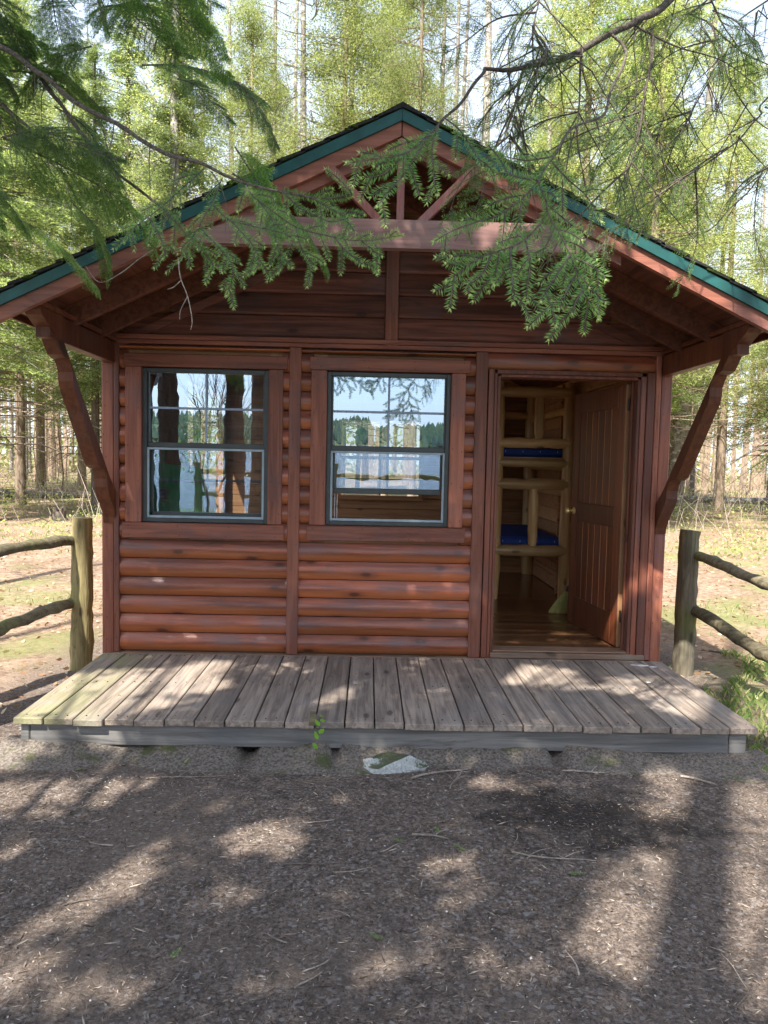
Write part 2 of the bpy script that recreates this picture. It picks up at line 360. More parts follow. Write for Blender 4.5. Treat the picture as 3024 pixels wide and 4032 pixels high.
    def lathe(s, c, prof, seg=14, axis=Vector((0, 0, 1)), r=None):
        ax = Vector(axis).normalized(); r = s.R() if r is None else r; o = len(s.v); n = len(prof)
        u = ax.cross(Vector((0, 0, 1)) if abs(ax.z) < .9 else Vector((1, 0, 0))).normalized(); w = ax.cross(u)
        for (q, h) in prof:
            for k in range(seg):
                t = 2*PI*k/seg; s.v.append(tuple(Vector(c)+ax*h+(u*math.cos(t)+w*math.sin(t))*max(q, 1e-4)))
        for i in range(n-1):
            for k in range(seg):
                j = (k+1) % seg; e = o+i*seg; s.face([e+k, e+j, e+seg+j, e+seg+k], r)
        return s
    def blob(s, c, rx, ry, rz, n=2, amp=.2, fr=2.):
        import bmesh
        bm = bmesh.new(); bmesh.ops.create_icosphere(bm, subdivisions=n, radius=1); o = len(s.v); r = s.R(); sd = Vector((random.random()*50,)*3)
        for v in bm.verts:
            k = 1+amp*noise.noise(v.co*fr+sd); s.v.append((c[0]+v.co.x*rx*k, c[1]+v.co.y*ry*k, c[2]+v.co.z*rz*k))
        for f in bm.faces: s.face([o+v.index for v in f.verts], r)
        bm.free(); return s

def finish(me, rnd, mats, mi=None, smooth=None):
    at = me.attributes.new('rnd', 'FLOAT', 'FACE'); at.data.foreach_set('value', np.asarray(rnd, np.float32))
    for m in (mats if isinstance(mats, (list, tuple)) else [mats]): me.materials.append(M_[m] if isinstance(m, str) else m)
    if mi is not None and any(mi): me.polygons.foreach_set('material_index', np.asarray(mi, np.int32))
    if smooth:
        me.polygons.foreach_set('use_smooth', np.ones(len(me.polygons), bool))
        if smooth < 3.1: me.set_sharp_from_angle(angle=smooth)
    me.update()
def worldloc(o):
    v = Vector((0, 0, 0))
    while o is not None: v = v+o.location; o = o.parent
    return v
def link(name, me, parent=None):
    o = bpy.data.objects.new(name, me); col.objects.link(o); o.parent = parent; return o
def tag(o, label=None, cat=None, group=None, kind=None):
    if label: o['label'] = label
    if cat: o['category'] = cat
    if group: o['group'] = group
    if kind: o['kind'] = kind
    return o
def obj(name, mb, mats, parent=None, smooth=None, base=None):
    me = bpy.data.meshes.new(name); off = Vector(base) if base is not None else worldloc(parent) if parent else Vector((0, 0, 0))
    vs = np.asarray(mb.v, float)-np.array(off)
    me.from_pydata(vs.tolist(), [], mb.f); finish(me, mb.r, mats, mb.mi, smooth)
    o = link(name, me, parent)
    if base is not None: o.location = off-(worldloc(parent) if parent else Vector((0, 0, 0)))
    return o
def empty(name, loc, label, cat, group=None):
    o = bpy.data.objects.new(name, None); col.objects.link(o); o.location = loc; o.empty_display_size = .2
    return tag(o, label, cat, group)
def dup(root, loc, rz=0., sc_=(1, 1, 1), label=None, group=None):
    r = root.copy(); col.objects.link(r); r.location = loc; r.rotation_euler = (root.rotation_euler.x, root.rotation_euler.y, rz); r.scale = sc_
    if label: r['label'] = label
    if group: r['group'] = group
    for ch in list(root.children):
        c = ch.copy(); col.objects.link(c); c.parent = r
        for g in list(ch.children):
            d = g.copy(); col.objects.link(d); d.parent = c
    return r
def quads_mesh(name, P, r, mats):
    """P (N,4,3) -> mesh of separate quads"""
    N = len(P); me = bpy.data.meshes.new(name); me.vertices.add(N*4); me.vertices.foreach_set('co', np.ascontiguousarray(P, np.float32).ravel())
    me.loops.add(N*4); me.loops.foreach_set('vertex_index', np.arange(N*4, dtype=np.int32))
    me.polygons.add(N); me.polygons.foreach_set('loop_start', np.arange(0, N*4, 4, dtype=np.int32)); me.polygons.foreach_set('loop_total', np.full(N, 4, np.int32))
    me.update(calc_edges=True); finish(me, r, mats); return me
def unit(a): return a/np.maximum(np.linalg.norm(a, axis=-1, keepdims=True), 1e-9)
def leafq(C, U, L, Wd, tilt=1.):
    """diamond leaves at C along U (N,3), length L, width Wd"""
    N = len(C); rv = unit(RNG.normal(size=(N, 3))); V = unit(np.cross(U, rv)); L = np.broadcast_to(L, (N,))[:, None]; Wd = np.broadcast_to(Wd, (N,))[:, None]
    a = C-U*L*.5; b = C+U*L*.5; m = C-U*L*.04
    return np.stack([a, m+V*Wd*.5, b, m-V*Wd*.5], 1)

def gz(x, y):
    t = min(max((y-7)/33., 0), 1); t = t*t*(3-2*t)
    z = -.22+.62*t
    z += .035*noise.noise(Vector((x*.7, y*.7, 3)))+(.012*noise.noise(Vector((x*3., y*3., 7))) if y > -6 else 0)
    if y > 3: z += .12*noise.noise(Vector((x*.25, y*.25, 1)))
    if y < -12: z -= min((-12-y)*.22, 2.2)
    if abs(x) < 2.4 and y > -1.5 and y < 5: z = min(z, -.22)
    return z

# ------------------------------------------------------------------ setting: ground, lake, hills
def axis_lines(lo, hi, dlo, dhi, fine, far):
    a = list(np.arange(dlo, dhi+1e-6, fine)); s = fine; p = dhi
    while p < hi: s = min(s*1.22, far); p += s; a.append(p)
    s = fine; p = dlo
    while p > lo: s = min(s*1.22, far); p -= s; a.insert(0, p)
    return a
def make_ground():
    xs = axis_lines(-260, 260, -3.2, 3.2, .06, 18); ys = axis_lines(-24, 260, -4.2, 1.0, .06, 14)
    ys = [y for y in ys if y > -26]
    mb = MB(); nx = len(xs)
    for y in ys:
        for x in xs: mb.v.append((x, y, gz(x, y)))
    for j in range(len(ys)-1):
        for i in range(nx-1): mb.face([j*nx+i, j*nx+i+1, (j+1)*nx+i+1, (j+1)*nx+i], 0)
    tag(obj('ground', mb, 'ground', smooth=4), kind='structure')
make_ground()
mb = MB(); mb.v = [(-400, -420, -.75), (400, -420, -.75), (400, -12, -.75), (-400, -12, -.75)]; mb.face([0, 1, 2, 3], 0)
tag(obj('lake', mb, 'water'), kind='structure')
mb = MB(); N_ = 80
for i in range(N_+1):
    x = -400+800*i/N_; h = 6.2+3.0*noise.noise(Vector((x*.008, 0, 5)))+(2.5 if x < 0 else 0)
    for (y, z) in ((-262, -1.5), (-270, 1.5), (-300, h*.7), (-340, h), (-420, h)): mb.v.append((x, y, z))
for i in range(N_):
    for k in range(4): mb.face([i*5+k, i*5+k+1, i*5+6+k, i*5+5+k], 0)
tag(obj('hills', mb, 'hill', smooth=4), kind='structure')
def far_shore():
    n = 5200; x = RNG.uniform(-170, 150, n); y = RNG.uniform(-345, -264, n); P = []; r = []
    for a, b in zip(x, y):
        t = min(1, (-262-b)/75.); h = (6.2+3.0*noise.noise(Vector((a*.008, 0, 5)))+(2.5 if a < 0 else 0))*t; H = random.uniform(1.6, 3.8); w = random.uniform(.7, 1.6)
        P.append([(a-w, b, h-.4), (a+w, b, h-.4), (a+w*.12, b+.2, h+H), (a-w*.12, b+.2, h+H)]); r.append(random.random()*.75)
    tag(link('far_shore_forest', quads_mesh('far_shore_forest', np.array(P), r, 'farshore')), kind='stuff')
far_shore()

# ------------------------------------------------------------------ the cabin
cabin = empty('log_cabin', (0, 2, -.22), 'red-stained log-sided cabin with steep gable roof, two windows and an open door', 'cabin')
AP, SL = 3.335, .48
def logprof(z0, z1, dep=.046, back=.03):
    n = 9; p = []
    for i in range(n+1):
        t = i/n; y = -dep*(max(0., math.sin(PI*(.03+.94*t)))**.62)+.004
        p.append((y, z0+.003+(z1-z0-.006)*t))
    p.append((back, z1-.003)); p.append((back, z0+.003)); return p
CAS = [(-1.905, -.77, .845, 2.165), (-.565, .55, .845, 2.165)]
rows = [(.006+.137*k, .006+.137*(k+1)) for k in range(17)]
mb = MB()
for (bx0, bx1, cas) in ((-1.942, -.727, CAS[0]), (-.642, .616, CAS[1])):
    for (z0, z1) in rows:
        if z0 > 2.2: continue
        z1 = min(z1, 2.232)
        segs = [(bx0, bx1)]
        if z1 > cas[2]+.02 and z0 < cas[3]-.02: segs = [(bx0, cas[0]+.01), (cas[1]-.01, bx1)]
        for (a, b) in segs:
            mb.rr = random.random(); mb.sweep(logprof(z0, z1), a, b, nseg=max(1, int((b-a)/.12)), wob=.0012)
mb.rr = .55; mb.sweep(logprof(2.118, 2.236, .022), .70, 1.93, nseg=4)
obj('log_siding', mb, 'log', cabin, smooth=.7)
# backing wall round the openings
mb = MB(); Y0, Y1 = .032, .10
def wallbox(x0, x1, z0, z1): mb.box(x0, x1, Y0, Y1, z0, z1, .001)
wallbox(-2.0, -1.79, -.02, 2.27); wallbox(-1.79, -.87, -.02, .95); wallbox(-1.79, -.87, 2.075, 2.27); wallbox(-.87, -.46, -.02, 2.27)
wallbox(-.46, .445, -.02, .95); wallbox(-.46, .445, 2.075, 2.27); wallbox(.445, .79, -.02, 2.27); wallbox(.79, 1.82, 2.09, 2.27); wallbox(1.82, 2.0, -.02, 2.27)
mb.prism([(-2.03, 2.27), (2.03, 2.27), (2.03, AP-.04-SL*2.03), (0, AP-.04), (-2.03, AP-.04-SL*2.03)], Y0, Y1, 1)
obj('front_wall', mb, 'inside', cabin)
# gable siding
mb = MB(); g = 2.305; gr = .158
while g < 3.2:
    z1 = g+gr
    half = (AP-.16-z1)/SL
    if half > .12:
        for s_ in (-1, 1):
            hw0 = (AP-.1-g)/SL
            a, b = (.05, min(hw0-.02, 2.0)) if s_ > 0 else (-min(hw0-.02, 2.0), -.05)
            mb.rr = random.random(); pr = [(-.002, g+.002), (-.018, g+.006), (-.026, g+.02), (-.012, z1-.03), (-.004, z1-.002), (.03, z1-.002), (.03, g+.002)]
            mb.sweep(pr, a, b, nseg=8, wob=.001)
    g = z1
obj('gable_siding', mb, 'gable', cabin, smooth=.6)
mb = MB(); mb.box(-.046, .046, -.045, -.004, 2.262, 2.95, .004); mb.box(-.046, .046, -.02, .03, 2.95, 3.2, .002); obj('batten', mb, 'trimz', cabin)
for (a, b) in ((-.727, -.642), (.616, .704)):
    mb = MB(); mb.box(a, b, -.05, .02, .0, 2.236, .005); obj('batten', mb, 'trimz', cabin)
# header trim, base sill, rake trim
mb = MB(); mb.box(-1.985, 1.985, -.042, .02, 2.238, 2.268, .004); mb.box(-2.03, 2.03, -.056, .02, 2.27, 2.304, .005); obj('header_trim', mb, 'trimx', cabin)
mb = MB(); mb.box(-1.985, .79, -.058, .02, -.034, -.002, .004); mb.box(-2.03, 2.03, -.072, .02, -.064, -.037, .004); obj('base_trim', mb, 'sillwood', cabin)
for s_ in (-1, 1):
    mb = MB(); x1 = 1.99; za = AP-.13
    mb.prism([(s_*.0, za-.0), (s_*x1, za-SL*x1), (s_*x1, za-SL*x1-.065), (s_*.0, za-.065)], -.034, .012, 1)
    obj('rake_trim', mb, 'gable', cabin)
# corner posts
mb = MB(); mb.box(-2.072, -1.986, -.03, .09, -.05, 2.31, .006); obj('corner_post', mb, 'trimz', cabin)
mb = MB(); mb.box(-1.98, -1.944, -.05, .02, .0, 2.236, .005); obj('corner_trim', mb, 'trimz', cabin)
mb = MB(); mb.box(1.972, 2.055, -.03, .09, -.05, 2.31, .006); obj('corner_post', mb, 'trimz', cabin)
mb = MB(); mb.box(1.928, 1.966, -.05, .02, .0, 2.236, .005); obj('corner_trim', mb, 'trimz', cabin)
# side and rear walls
for s_ in (-1, 1):
    mb = MB(); so_ = (2.1, 3.95, .7, 2.2) if s_ < 0 else None      # unseen opening added in the left side wall to let daylight in
    def span(z0, z1, y0, y1):
        if so_ and z1 > so_[2]+.01 and z0 < so_[3]-.01: return ((y0, so_[0]), (so_[1], y1))
        return ((y0, y1),)
    for (za, zb) in ((-.05, .7), (.7, 2.2), (2.2, 2.335)):
        for (ya, yb) in span(za, zb, .102, 4.25): mb.box(s_*1.985, s_*2.02, ya, yb, za, zb, .001)
    for (z0, z1) in rows:
        mb.rr = random.random(); pr = [(s_*2.02, z0+.003)]+[(s_*(2.02+.036*math.sin(PI*t/6)**.6), z0+.003+.131*t/6) for t in range(1, 6)]+[(s_*2.02, z1-.003)]
        for (ya, yb) in span(z0+.05, z1-.05, .1, 4.2): mb.prism(pr if s_ > 0 else pr[::-1], ya, yb, 1)
    mb.rr = None
    for k in range(15):
        for (ya, yb) in span(.06+k*.15, .19+k*.15, .102, 4.12): mb.box(s_*1.965, s_*1.984, ya, yb, .05+k*.15, .195+k*.15, .004)
    obj('side_wall', mb, 'log' if 0 else 'inside', cabin)
mb = MB(); RW = (-.50, .50, 1.0, 1.95)
for k in range(16):
    z0, z1 = .13+k*.14, .266+k*.14
    mb.rr = random.random()
    for (a, b) in (((-1.964, RW[0]), (RW[1], 1.964)) if z1 > RW[2] and z0 < RW[3] else ((-1.964, 1.964),)):
        mb.box(a, b, 4.13, 4.2, z0, z1, .004)
mb.rr = .8; mb.box(-1.964, 1.964, 4.115, 4.2, .04, .128, .004); mb.prism([(-1.984, AP-.036-SL*1.984), (1.984, AP-.036-SL*1.984), (0, AP-.036)][::-1], 4.202, 4.25, 1)
mb.prism([(-1.984, 2.37), (-1.984, -.05), (1.984, -.05), (1.984, 2.37)], 4.252, 4.29, 1) if 0 else None
for (a, b, c, d) in ((-1.984, RW[0]-.01, -.05, 2.384), (RW[1]+.01, 1.984, -.05, 2.384), (RW[0]-.01, RW[1]+.01, -.05, RW[2]-.01), (RW[0]-.01, RW[1]+.01, RW[3]+.01, 2.384)): mb.box(a, b, 4.252, 4.29, c, d, .001)
obj('rear_wall', mb, 'inside', cabin)
mb = MB(); a, b, c, d = RW
mb.box(a-.05, b+.05, 4.08, 4.128, c-.06, c, .004); mb.box(a-.05, b+.05, 4.08, 4.128, d, d+.06, .004); mb.box(a-.05, a, 4.08, 4.128, c, d, .004); mb.box(b, b+.05, 4.08, 4.128, c, d, .004)
w = obj('window', mb, 'inside', cabin); w['label'] = 'rear window seen through the cabin'
mb = MB(); mb.box(-.012, .012, 4.15, 4.17, c, d, .002); mb.box(a, b, 4.15, 4.17, 1.46, 1.50, .002); mb.box(a, b, 4.15, 4.17, 1.2, 1.215, .001); obj('sash', mb, 'frame', w)
mb = MB(); mb.box(-2.0, 2.0, .02, 4.2, -.06, .04, .002); obj('floor', mb, 'floor', cabin)

# roof
XE, YF, YB = 2.2, -1.33, 4.6
roofp = None
mb = MB()
NS = 17
for s_ in (-1, 1):
    for k in range(NS):          # shingle courses, each lapping over the one below
        t0, t1 = k/NS, (k+1)/NS; xa, xb = XE*(1-t0), XE*(1-t1); mb.rr = random.random()
        y = YF-.035
        while y < YB:
            w_ = random.uniform(.16, .3); y2 = min(y+w_, YB+.03); dz = random.uniform(-.004, .004); dx = random.uniform(0, .014)
            za, zb = AP-SL*xa, AP-SL*xb
            mb.rr = random.random()
            pr = [(s_*(xa+.02+dx), za-.014), (s_*(xa+.02+dx), za+.002+dz), (s_*xb, zb+.004), (s_*xb, zb-.012)]
            mb.prism(pr if s_ < 0 else pr[::-1], y+.001, y2-.001, 1); y = y2
            if y > YB: break
mb.rr = .4
for k in range(16): mb.prism([(-.13, AP-.052), (0, AP+.018), (.13, AP-.052), (.13, AP-.066), (0, AP+.0), (-.13, AP-.066)], YF-.03+k*.38, YF+.34+k*.38, 1)
roof = obj('roof', mb, 'shingle', cabin)
mb = MB()
for k in range(420):
    s_ = random.choice((-1, 1)); xx = random.uniform(.1, XE); q = random.uniform(.004, .013); yy = YF-.035+abs(random.gauss(0, .16))
    if noise.noise(Vector((s_*xx*2.2, yy*2, 6))) < -.12: continue
    mb.blob((s_*xx, yy, AP+.002-SL*xx), q*1.8, q*1.8, q, 1, .4, 3.)
M_['moss'] = flat('roof_moss', (.05, .075, .014), .95, .1, 0, .4, 60)
obj('moss', mb, 'moss', roof)
mb = MB()
for s_ in (-1, 1): mb.prism([(0, AP-.014), (s_*XE, AP-.014-SL*XE), (s_*XE, AP-.034-SL*XE), (0, AP-.034)], YF-.004, YB, 1)
obj('roof_deck', mb, 'soffit', roof)
for s_ in (-1, 1):
    mb = MB(); y0 = YF-.024
    mb.prism([(s_*.001, AP-.016), (s_*(XE+.01), AP-.016-SL*(XE+.01)), (s_*(XE+.01), AP-.076-SL*(XE+.01)), (s_*.001, AP-.076)], y0, YF-.006, 1)
    obj('fascia', mb, 'green', roof)
    mb = MB(); mb.prism([(s_*(XE+.002), AP-.02-SL*XE), (s_*(XE+.02), AP-.02-SL*XE), (s_*(XE+.02), AP-.075-SL*XE), (s_*(XE+.002), AP-.075-SL*XE)], YF-.004, YB, 1); obj('eave_edge', mb, 'soffit', roof)
    mb = MB(); mb.prism([(s_*.003, AP-.06), (s_*XE, AP-.06-SL*XE), (s_*XE, AP-.15-SL*XE), (s_*.003, AP-.15)], YF-.004, YF+.035, 1)
    obj('verge_board', mb, 'verge', roof)
    mb = MB(); mb.prism([(s_*.003, AP-.06), (s_*1.23, AP-.06-SL*1.23), (s_*1.23, AP-.205-SL*1.23), (s_*.003, AP-.205)], YF+.036, YF+.085, 1)
    obj('verge_rafter', mb, 'verge', roof)
    for y in (-.80, -.36):
        mb = MB(); mb.prism([(s_*.003, AP-.036), (s_*2.05, AP-.036-SL*2.05), (s_*2.05, AP-.165-SL*2.05), (s_*.003, AP-.165)], y, y+.045, 1); obj('rafter', mb, 'soffit', roof)
    mb = MB(); mb.prism([(s_*2.06, AP-.036-SL*2.06), (s_*(XE-.03), AP-.036-SL*(XE-.03)), (s_*(XE-.03), AP-.052-SL*(XE-.03)), (s_*2.06, AP-.052-SL*2.06)], YF+.09, YB-.05, 1); obj('eave_soffit', mb, 'plywood', roof)
    mb = MB()
    for k in range(18):           # sloping ceiling boards inside the front overhang
        pass
# front truss
mb = MB(); zc0, zc1 = 2.585, 2.735; e0 = (AP-.2-zc0)/SL-.0; e1 = (AP-.2-zc1)/SL
mb.prism([(-e0+.10, zc0), (e0-.10, zc0), (e0-.02, zc0+.035), (e1, zc1), (-e1, zc1), (-e0+.02, zc0+.035)], YF-.03, YF+.03, 1); obj('collar_beam', mb, 'truss', cabin)
mb = MB(); mb.prism([(-.02, zc1+.002), (.02, zc1+.002), (.02, AP-.17), (0, AP-.16), (-.02, AP-.17)], YF-.006, YF+.034, 1); obj('truss_strut', mb, 'trussz', cabin)
for s_ in (-1, 1):
    mb = MB(); mb.prism([(s_*.088, zc1+.002), (s_*.146, zc1+.002), (s_*.402, 2.993), (s_*.357, 3.012)], YF-.012, YF+.034, 1); obj('truss_strut', mb, 'trussz', cabin)
# eave brackets
BO = [(-1.25, 2.225), (-1.225, 2.20), (-1.05, 2.12), (-.95, 2.02), (-.90, 2.006), (-.855, 2.004), (-.83, 1.98), (-.80, 1.935), (-.795, 1.88), (-.775, 1.835), (-.57, 1.60), (-.36, 1.365), (-.30, 1.345), (-.245, 1.338), (-.215, 1.31), (-.195, 1.27), (-.192, 1.21), (-.165, 1.165), (-.06, 1.05), (-.022, .99), (-.012, .945)]
BI = [(-.002, .95), (-.002, 1.16), (-.14, 1.28), (-.93, 2.10), (-.93, 2.245), (-1.25, 2.245)]
for s_ in (-1, 1):
    X0, X1 = (-2.055, -1.965) if s_ < 0 else (1.97, 2.05)
    mb = MB(); mb.prism([(y-.03, z) for (y, z) in BO+BI], X0, X1, 0)
    mb.box(X0+.004, X1-.004, -1.15, -.032, 2.095, 2.24, .004); mb.box(X0-.006, X1+.006, -.028, .0, .93, 2.24, .003) if 0 else None
    o = obj('eave_bracket', mb, 'brkt', cabin)
    mb = MB(); mb.box(X0-.012, X1+.012, -1.36+.06, .0, 2.247, 2.275, .003); obj('bracket_cap', mb, 'brkt', o)

# windows
def window(x0, x1, z0, z1, raised, blind, lab):
    f = .03; mb = MB()
    mb.box(x0, x0+f, -.02, .06, z0, z1, .003); mb.box(x1-f, x1, -.02, .06, z0, z1, .003); mb.box(x0+f, x1-f, -.019, .06, z1-f, z1, .003); mb.box(x0+f, x1-f, -.019, .06, z0, z0+f, .003)
    w = obj('window', mb, 'frame', cabin); w['label'] = lab
    mb = MB()
    cx0, cx1 = x0-.115, x1+.105
    mb.box(cx0, x0-.001, -.052, .02, z0-.002, z1+.005, .004); obj('casing', mb, 'trimz', w)
    mb = MB(); mb.box(x1+.001, cx1, -.052, .02, z0-.002, z1+.005, .004); obj('casing', mb, 'trimz', w)
    mb = MB(); mb.box(cx0-.012, cx1+.03, -.057, .02, z1+.007, z1+.1, .005); obj('casing', mb, 'trimx', w)
    mb = MB(); mb.box(cx0-.02, cx1+.02, -.06, .02, z0-.115, z0-.004, .006); obj('sill', mb, 'trimx', w)
    zm = (z0+z1)/2+.0; a, b = x0+f, x1-f
    mb = MB(); s = .022      # upper sash
    mb.box(a, b, .0, .03, zm-.014, zm+.024, .003); mb.box(a, a+s*.6, .002, .03, zm+.024, z1-f, .002); mb.box(b-s*.6, b, .002, .03, zm+.024, z1-f, .002); obj('sash', mb, 'frame', w)
    mb = MB(); zb = z0+f+raised; zt = zm-.014   # lower sash (inside)
    mb.box(a+.02, b-.02, .036, .058, zb, zb+.04, .003); mb.box(a+.012, a+.03, .036, .058, zb+.04, zt, .002); mb.box(b-.03, b-.012, .036, .058, zb+.04, zt, .002); obj('sash', mb, 'frame', w)
    mb = MB(); q = .016; y0, y1 = -.012, .0    # pale screen frame round the lower half
    mb.box(a, a+q, y0, y1, z0+f, zt, .002); mb.box(b-q, b, y0, y1, z0+f, zt, .002); mb.box(a+q, b-q, y0+.001, y1, z0+f, z0+f+.018, .002); mb.box(a+q, b-q, y0+.001, y1, zt-.016, zt, .002); obj('screen_frame', mb, 'screenframe', w)
    mb = MB(); u = .008; xm = (x0+x1)/2
    zq = (zm+z1-f)/2+.01
    mb.box(xm-u, xm+u, .003, .006, zm+.024, z1-f, .001); mb.box(a+.014, b-.014, .0032, .0057, zq-u, zq+u, .001)
    zq2 = (zb+.04+zt)/2
    mb.box(xm-u, xm+u, .053, .0575, zb+.04, zt, .001)
    if not raised: mb.box(a+.03, b-.03, .0533, .057, zq2-u, zq2+u, .001)
    obj('grille', mb, 'muntin', w)
    for (p0, p1, y) in ((zm+.02, z1-f+.004, .016), (zb+.035, zt+.004, .048)):
        mb = MB(); n = 6; t = math.tan(math.radians(.8)); hh = p1-p0; yc = y
        o = 0
        mb.v = [(a+.004, yc+t*hh*.5, p0), (b-.004, yc+t*hh*.5, p0), (b-.004, yc-t*hh*.5, p1), (a+.004, yc-t*hh*.5, p1)]; mb.face([0, 1, 2, 3], 0); obj('pane', mb, 'glass', w)
    if blind:
        mb = MB(); z = z1-.03
        while z > 1.86: mb.box(a-.0, b+.0, .085, .105, z-.02, z-.003, .002); z -= .023
        obj('blind', mb, 'blind', w)
        mb = MB(); mb.tube([(a+.03, .08, 1.9), (a+.032, .08, 1.4), (a+.03, .08, 1.0)], .003, 5); mb.tube([(a+.045, .08, 1.9), (a+.05, .08, 1.3), (a+.048, .08, 1.0)], .003, 5); obj('blind_cord', mb, 'whitep', w)
    return w
window(-1.783, -.875, .958, 2.068, 0, False, 'left window with closed lower sash and lake reflection')
window(-.453, .441, .962, 2.072, .2, True, 'right window with raised lower sash and white blind')

# door frame and door
mb = MB()
for (a, b) in ((.712, .752), (.754, .778), (1.828, 1.866), (1.868, 1.925)):
    pr = -.046 if (a in (.712, 1.868)) else -.034
    mb.box(a, b, pr, .02, .0, 2.118, .004)
mb.box(.754, 1.866, -.034, .02, 2.085, 2.116, .003)
mb.box(.780, .802, -.026, .12, .0, 2.07, .003); mb.box(1.804, 1.826, -.026, .12, .0, 2.07, .003); mb.box(.802, 1.804, -.024, .12, 2.062, 2.083, .003)
mb.box(1.79, 1.8035, .05, .075, .045, 2.062, .002)
dfm = obj('door_frame', mb, 'jamb', cabin)
mb = MB(); mb.box(.79, 1.82, -.02, .13, .041, .05, .003); mb.box(.78, 1.93, -.05, .02, .0, .038, .004); mb.box(.78, 1.93, -.062, -.0505, -.034, -.001, .003); obj('threshold', mb, 'sillwood', cabin)
H = Vector((1.795, .125, 0)); ang = math.radians(97.0); DW, DT = .98, .042
dirv = Vector((math.cos(ang), math.sin(ang), 0)); nv = Vector((-dirv.y, dirv.x, 0))   # nv points to -x (seen face)
Rd = Matrix((dirv, nv, Vector((0, 0, 1)))).transposed().to_4x4(); Rd.translation = H
mb = MB(); z0, z1 = .055, 2.05
M_['doordark'] = stain('dark_door_rail', (.19, .055, .022), (.1, .028, .012), 2, knots=0, greyamt=.1, rough=.38, spec=.5)
def db(x0, x1, y0, y1, a, b, m, bev=.003): mb.cm = m; mb.box(x0, x1, y0, y1, a, b, bev, Rd)
db(.014, DW-.002, -.015, .010, z0+.002, z1-.002, 1, .001)
sides = ((.0105, .02, 1), (-.025, -.0155, -1))
for (y0, y1, q) in sides:
    db(.012, .135, y0, y1, z0, z1, 0); db(DW-.125, DW, y0, y1, z0, z1, 0)
    db(.1355, DW-.1255, y0, y1, z0, z0+.24, 3); db(.1355, DW-.1255, y0, y1, z1-.17, z1, 3); db(.1355, DW-.1255, y0, y1, .96, 1.12, 3)
    for (pa, pb) in ((z0+.2405, .9595), (1.1205, z1-.1705)):
        n = 6; wd = (DW-.261)/n
        for k in range(n):
            yy = (y0, y0+.0045) if q > 0 else (y1-.0045, y1)
            db(.136+k*wd+.008, .136+(k+1)*wd-.008, yy[0], yy[1], pa, pb, 0, .002)
db(.0, .0115, -.025, .02, z0, z1, 2, .002); db(DW+.0005, DW+.006, -.025, .02, z0, z1, 0, .001)
door = obj('door', mb, ['door', 'doorgroove', 'rawedge', 'doordark'], cabin); door['label'] = 'dark grooved plank door standing open inward'
mb = MB(); kc = Rd @ Vector((DW-.062, .0205, 1.04)); mb.lathe(kc, [(.0, 0), (.032, .0), (.032, .005), (.013, .01), (.012, .035), (.022, .046), (.031, .058), (.028, .072), (.0, .077)], 16, nv); obj('knob', mb, 'brass', door, smooth=.8)
mb = MB()
for z in (.25, 1.85): mb.lathe(H+Vector((-.004, -.012, z)), [(.0, 0), (.008, 0), (.008, .09), (.0, .09)], 10)
obj('hinge', mb, 'iron', door)

def nails(parent, spots, name='nail_heads'):
    mb = MB()
    for (x, y, z) in spots: mb.box(x-.0022, x+.0022, y-.0012, y+.002, z-.005, z+.005, .0005)
    obj(name, mb, 'iron', parent)
for o in [c for c in cabin.children if c.name.startswith(('batten', 'corner_post', 'corner_trim'))]:
    X = [v.co.x+cabin.location.x for v in o.data.vertices]; Yq = min(v.co.y for v in o.data.vertices)+2; x0, x1 = min(X), max(X); zt = 2.9 if abs(x0+x1) < .05 else 2.15
    nails(o, [(random.uniform(x0+.012, x1-.012), Yq, z+random.uniform(-.04, .04)) for z in np.arange(.08 if zt < 2.5 else 2.33, zt, .19)])
for w in [c for c in cabin.children if c.name.startswith('window')]:
    for o in [c for c in w.children if c.name.startswith(('casing', 'sill'))]:
        V3 = np.array([tuple(v.co) for v in o.data.vertices])+np.array(cabin.location); a, b = V3.min(0), V3.max(0); sp_ = []
        if b[0]-a[0] > b[2]-a[2]:
            for x in np.linspace(a[0]+.06, b[0]-.06, 4): sp_ += [(x+random.uniform(-.02, .02), a[1], a[2]+.022), (x+random.uniform(-.02, .02), a[1], b[2]-.022)]
        else:
            for z in np.linspace(a[2]+.06, b[2]-.06, 5): sp_ += [(a[0]+.02, a[1], z+random.uniform(-.02, .02)), (b[0]-.02, a[1], z+random.uniform(-.02, .02))]
        nails(w, sp_)

# ------------------------------------------------------------------ porch deck
deck = empty('porch_deck', (0, -.77, -.22), 'low weathered grey plank deck in front of the cabin', 'deck')
mb = MB(); x = -2.05; nB = 25; w_ = 4.1/nB
for k in range(nB):
    mb.rr = random.random(); a = x+k*w_+.004; b = x+(k+1)*w_-.004; yf = -1.475+random.uniform(-.012, .008); dz = random.uniform(-.003, .002)
    mb.box(a, b, yf, -.074, -.038+dz, dz, .004)
mb.cm = 1
for k in range(nB):
    for yy in (-1.42, -.78, -.13):
        for q in (.3, .7): mb.lathe((x+(k+q)*w_+random.uniform(-.008, .008), yy+random.uniform(-.012, .012), -.001), [(.0, .0), (.0042, .0), (.004, .0035), (0, .003)], 6)
obj('deck_boards', mb, ['deckw', 'iron'], deck)
mb = MB(); mb.box(-1.97, 1.9, -1.44, -1.40, -.16, -.04, .005); mb.box(1.905, 2.0, -1.44, -1.36, -.16, -.04, .005); mb.box(-2.02, -1.975, -1.44, -1.36, -.17, -.04, .005)
mb.box(-2.0, -1.96, -1.39, -.1, -.16, -.042, .004); mb.box(1.95, 1.99, -1.35, -.1, -.16, -.042, .004)
obj('rim_beam', mb, 'fascia', deck)
mb = MB(); n = 150; pr = []
